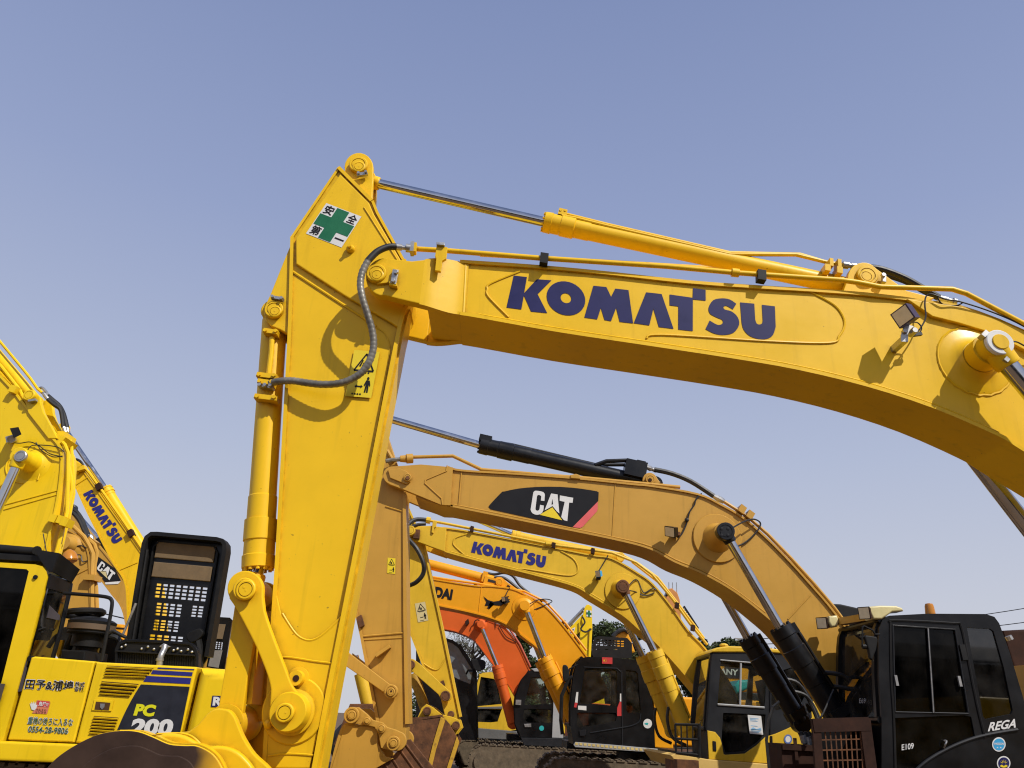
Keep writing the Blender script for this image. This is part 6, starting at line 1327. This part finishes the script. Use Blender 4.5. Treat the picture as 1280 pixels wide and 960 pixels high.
# ================================================================== trees along the far edge of the yard
def leafmat(name, c1, c2):
    m = bpy.data.materials.new(name); m.use_nodes = True; nt = m.node_tree; N = nt.nodes; Lk = nt.links; b = N['Principled BSDF']; b.inputs['Roughness'].default_value = .75; b.inputs['Specular IOR Level'].default_value = .25
    g = N.new('ShaderNodeNewGeometry'); o = N.new('ShaderNodeObjectInfo'); r = N.new('ShaderNodeValToRGB'); r.color_ramp.elements[0].color = (*c1, 1); r.color_ramp.elements[1].color = (*c2, 1)
    tc = N.new('ShaderNodeTexCoord'); n = N.new('ShaderNodeTexNoise'); n.inputs['Scale'].default_value = .9; Lk.new(tc.outputs['Object'], n.inputs[0])
    mx = N.new('ShaderNodeMath'); mx.operation = 'MULTIPLY_ADD'; mx.inputs[1].default_value = .6; Lk.new(g.outputs['Random Per Island'], mx.inputs[0]); 
    sb = N.new('ShaderNodeMath'); sb.operation = 'MULTIPLY_ADD'; sb.inputs[1].default_value = .9; sb.inputs[2].default_value = -.25; Lk.new(n.outputs['Fac'], sb.inputs[0]); Lk.new(sb.outputs[0], mx.inputs[2])
    Lk.new(mx.outputs[0], r.inputs[0]); Lk.new(r.outputs[0], b.inputs['Base Color']); return m
LEAF = [leafmat('dark_leaves', (.018,.030,.010), (.085,.11,.04)), leafmat('olive_leaves', (.03,.04,.014), (.13,.135,.055)), leafmat('grey_green_leaves', (.05,.055,.03), (.16,.155,.095))]
BARK = mat('bark', (.08,.062,.045), .9, var=.3, scale=6)
def tree(x, y, h, w, kind, label, rng, leaves=2600, bare=False, conifer=False):
    t = thing('tree', (x, y, 0), label, 'tree', 'trees along the far edge of the yard')
    tk = MB(); lean = rng.uniform(-.3, .3)
    tips = []
    spine = [(x+lean*k/4, y, h*.72*k/4) for k in range(5)]
    tk.tube(spine, [w*.035*(1.15-.22*k)+.05 for k in range(5)], 8)
    for b in range(16 if bare else 10):
        z = h*rng.uniform(.28, .7); a = rng.uniform(0, 6.28); l = w*rng.uniform(.3, .52)*(1 if bare else .5); p0 = Vector((x+lean*z/h, y, z)); p1 = p0+Vector((math.cos(a)*l, math.sin(a)*l, l*rng.uniform(.5, 1.1)))
        tk.tube([p0, p0.lerp(p1, .5)+Vector((0,0,-.1)), p1], [.09, .06, .03], 5); tips.append(p1)
        for c in range(5 if bare else 2):
            p2 = p1+Vector((rng.uniform(-.25,.25)*w, rng.uniform(-.25,.25)*w, rng.uniform(.0,.2)*w))*(1 if bare else .5); tk.tube([p0.lerp(p1, rng.uniform(.5,1)), p2], [.035, .012], 4); tips.append(p2)
            if bare:
                for e in range(4): p3 = p2+Vector((rng.uniform(-.14,.14)*w, rng.uniform(-.14,.14)*w, rng.uniform(.0,.2)*w)); tk.tube([p1.lerp(p2, rng.uniform(.3,1)), p3], [.02, .008], 3); tips.append(p3)
    build('trunk', tk, BARK, t)
    cr_ = MB()
    clumps = []
    for k in range(44):
        if conifer: f = rng.random(); r = w*.5*(1-f)*.9; a = rng.uniform(0,6.28); c = Vector((x+math.cos(a)*r*rng.random(), y+math.sin(a)*r*rng.random(), h*(.12+.85*f))); s = w*(.10+.18*(1-f))
        else:
            a = rng.uniform(0,6.28); f = rng.random(); rr = w*.42*math.sqrt(rng.random()); c = Vector((x+math.cos(a)*rr, y+math.sin(a)*rr, h*(.34+.54*f)-abs(rr)*.25)); s = w*rng.uniform(.07,.15)
        clumps.append((c, s))
    if bare: clumps = [(p, w*.05) for p in tips]
    n = leaves//(3 if bare else 1)
    for k in range(n):
        c, s = clumps[rng.randrange(len(clumps))]
        d = Vector((rng.gauss(0,1), rng.gauss(0,1), rng.gauss(0,1))).normalized()*s*(rng.random()**.4); d.z *= .8; p = c+d
        sz = rng.uniform(.07,.15)*(1 if not bare else .32); u = Vector((rng.gauss(0,1), rng.gauss(0,1), rng.gauss(0,1)*.6)).normalized(); v = u.orthogonal().normalized()
        if rng.random() < .5: v = u.cross(v)
        cr_.flat([p-u*sz, p+v*sz*.55, p+u*sz, p-v*sz*.55])
    build('crown', cr_, LEAF[kind], t)
rng = random.Random(11)
# survey: top of crown (px), width in px, distance
TR = [(566,792,46,50,2,'b','sparse bare-twigged tree behind the grey sloping windscreen'),(594,786,44,54,2,'b','bare-branched tree framed by the arch of the red-orange boom'),
 (655,796,36,48,0,'c','dark dense evergreen between the red-orange boom and the orange boom'),(716,786,34,58,1,'','bushy tree beside the small far yellow excavator'),
 (750,777,46,56,0,'','rounded dark tree rising directly behind the open perforated bonnet'),(778,790,30,60,1,'','tree showing between the bonnet and the chrome lift rods'),
 (868,798,34,66,1,'','small tree touching the back of the faded yellow boom'),(890,795,36,62,0,'','tallest of the trees above the faded yellow cab roof'),(918,797,40,64,1,'','olive tree above the faded yellow cab roof, beside the black cylinder'),(985,814,60,62,1,'','tree in the gap between the black cylinders and the tan boom')]
for px, py, pw, Y, kind, ty, lb in TR:
    v = at(px, py, Y); m_ = mpp(px, py, Y); tree(v.x, Y, v.z*1.13, pw*m_*(1.15 if ty == 'b' else 2.1), kind, lb, rng, leaves=15000, bare=ty == 'b', conifer=ty == 'c')
# scrub under the trees along the far edge: one mass of leaves
b = MB()
for k in range(12):
    px = 520+k*44; Y = 66+rng.uniform(-3,3); v = at(px, 848+rng.uniform(-6,6), Y); w = rng.uniform(2.6,3.4); h = v.z
    for j in range(1500):
        d = Vector((rng.gauss(0,1), rng.gauss(0,1), abs(rng.gauss(0,1)))).normalized()*(rng.random()**.35)*(1+.25*math.sin(j)); p = Vector((v.x+d.x*w, Y+d.y*1.6, d.z*h)); sz = rng.uniform(.12,.26); u = Vector((rng.gauss(0,1), rng.gauss(0,1), rng.gauss(0,1))).normalized(); vv = u.orthogonal().normalized(); b.flat([p-u*sz, p+vv*sz*.6, p+u*sz, p-vv*sz*.6])
tag(build('scrub', b, LEAF[0]), 'dark scrub growing at the foot of the far trees', 'scrub', kind='stuff')
# ------------------------------------------------------------------ power lines
q = MB(); 
def wire(q, a, b, sag): q.tube([a.lerp(b, t/12)+Vector((0,0,-sag*4*(t/12)*(1-t/12))) for t in range(13)], .03, 5)
pa, pb = Vector((12, 62, 0)), Vector((58, 66, 0))
wa, wb = at(1290,758,60), at(1290,768,60)
P0, P1 = Vector((48, 60, 0)), Vector((-2, 64, 0))
for nm, P in (('first', P0), ('second', P1)): pass
w1a, w1b = at(1420,735,60), at(930,800,62); w2a, w2b = at(1420,757,60), at(930,806,62)
t = thing('power_line', (w1a.x, 60, 0), 'two thin black overhead wires in the sky above the black cab roof', 'power line')
wire(q, w1a, w1b, .5); build('upper_wire', q, INK, t); q = MB(); wire(q, w2a, w2b, .5); build('lower_wire', q, INK, t)
q = MB()
for w1, w2 in ((w1a, w2a), (w1b, w2b)): q.cyl((w1.x, w1.y, 0), (w1.x, w1.y, w1.z+.6), .16, .10, 10); q.box(w1.x-.7, w1.x+.7, w1.y-.05, w1.y+.05, w1.z+.02, w1.z+.12)
build('pole', q, mat('concrete_pole', (.3,.29,.27), .9), t)
wA, wB = at(60,748,40), at(240,790,40)
t = thing('power_line', (wA.x, 40, 0), 'single thin dark overhead wire between the open hood and the handrail', 'power line')
q = MB(); wire(q, wA, wB, .1); build('wire', q, INK, t); q = MB(); 
for w in (wA, wB): q.cyl((w.x, 40, 0), (w.x, 40, w.z+.3), .12, .09, 10)
build('pole', q, mat('concrete_pole_b', (.3,.29,.27), .9), t)
# ------------------------------------------------------------------ unseen shed, added as the dark mass that cab glass and black paint mirror
t = thing('unseen_shed', (0, -16, 0), 'long dark corrugated shed added out of view for the cab windows to mirror', 'shed')
q = MB(); pts = []
for k in range(241): pts.append((-36+.3*k, -16+(.04 if k % 2 else -.04)))
for (x0, y0), (x1, y1) in zip(pts, pts[1:]): q.quad((x0, y0, 0), (x1, y1, 0), (x1, y1, 4.9), (x0, y0, 4.9))
build('wall', q, mat('weathered_corrugated', (.045, .038, .030), .8, var=.3, dirt=.3, dirtcol=(.09, .06, .04), scale=.6), t)
q = MB(); q.hexa([(-36.5, -15.6, 4.88), (36.5, -15.6, 4.88), (36.5, -15.6, 5.0), (-36.5, -15.6, 5.0), (-36.5, -26, 6.6), (36.5, -26, 6.6), (36.5, -26, 6.72), (-36.5, -26, 6.72)]); build('roof', q, mat('shed_roof', (.08, .075, .07), .8, var=.2), t)
for x in (-18, 4, 22):
    q = MB(); q.box(x-2, x+2, -15.93, -15.88, .05, 4.4); build('door', q, mat('shed_door', (.03, .028, .026), .7), t)
# ------------------------------------------------------------------ ground
q = MB(); S = 900; n = 24
for i in range(n):
    for j in range(n):
        f = lambda k: math.copysign(abs(k/n*2-1)**2.2, k/n*2-1)*S
        q.flat([(f(i), f(j), 0), (f(i+1), f(j), 0), (f(i+1), f(j+1), 0), (f(i), f(j+1), 0)])
bmesh.ops.remove_doubles(q.bm, verts=q.bm.verts[:], dist=1e-4)
g = build('ground', q, mat('dry_dirt', (.145,.088,.045), .97, var=.25, dirt=.35, dirtcol=(.12,.085,.055), scale=.7, bump=.8)); g['kind'] = 'structure'
# ------------------------------------------------------------------ sky, sun, camera
SUN = Vector((.19, -.20, .30)).normalized(); el = math.asin(SUN.z); az = math.atan2(SUN.x, SUN.y)
w = bpy.data.worlds.new('World'); bpy.context.scene.world = w; w.use_nodes = True; nt = w.node_tree; N = nt.nodes; Lk = nt.links; bg = N['Background']
sky = N.new('ShaderNodeTexSky'); sky.sky_type = 'NISHITA'; sky.sun_disc = False; sky.sun_elevation = el; sky.sun_rotation = az; sky.dust_density = 3; sky.air_density = 1.2
tc = N.new('ShaderNodeTexCoord'); sx = N.new('ShaderNodeSeparateXYZ'); Lk.new(tc.outputs['Generated'], sx.inputs[0])
rp = N.new('ShaderNodeValToRGB'); cr0 = rp.color_ramp
HZ = [(0.0, (.640,.655,.710)), (.10, (.602,.624,.712)), (.30, (.462,.518,.684)), (.55, (.310,.376,.598)), (.80, (.212,.274,.492)), (1.0, (.15,.215,.41))]
cr0.elements[0].position, cr0.elements[0].color = 0, (*HZ[0][1], 1); cr0.elements[1].position, cr0.elements[1].color = 1, (*HZ[-1][1], 1)
for p, c in HZ[1:-1]: e = cr0.elements.new(p); e.color = (*c, 1)
Lk.new(sx.outputs[2], rp.inputs[0])
sc = N.new('ShaderNodeVectorMath'); sc.operation = 'SCALE'; sc.inputs[3].default_value = 10; Lk.new(rp.outputs[0], sc.inputs[0])
mx = N.new('ShaderNodeMix'); mx.data_type = 'RGBA'; mx.inputs[0].default_value = .92; Lk.new(sky.outputs[0], mx.inputs[6]); Lk.new(sc.outputs[0], mx.inputs[7])
Lk.new(mx.outputs[2], bg.inputs[0]); bg.inputs[1].default_value = .10
sd = bpy.data.lights.new('Sun', 'SUN'); sd.energy = 3.9; sd.angle = R(.55); sd.color = (1, .955, .88); so = bpy.data.objects.new('Sun', sd); C.objects.link(so); so.rotation_euler = SUN.to_track_quat('Z', 'Y').to_euler(); so.location = (20, -20, 30)
cd = bpy.data.cameras.new('Camera'); cd.sensor_width = 36; cd.lens = F/1280*36; cd.clip_start = .05; cd.clip_end = 3000
cam = bpy.data.objects.new('Camera', cd); C.objects.link(cam); cam.matrix_world = Matrix(((RT.x, UP.x, -FWD.x, 0), (RT.y, UP.y, -FWD.y, 0), (RT.z, UP.z, -FWD.z, EYE), (0, 0, 0, 1)))
sce = bpy.context.scene; sce.camera = cam; sce.view_settings.view_transform = 'Standard'; sce.view_settings.look = 'None'; sce.view_settings.exposure = 0; sce.view_settings.gamma = 1
sce.cycles.filter_width = 1.15; sce.cycles.max_bounces = 8; sce.cycles.transparent_max_bounces = 16; sce.cycles.use_denoising = True
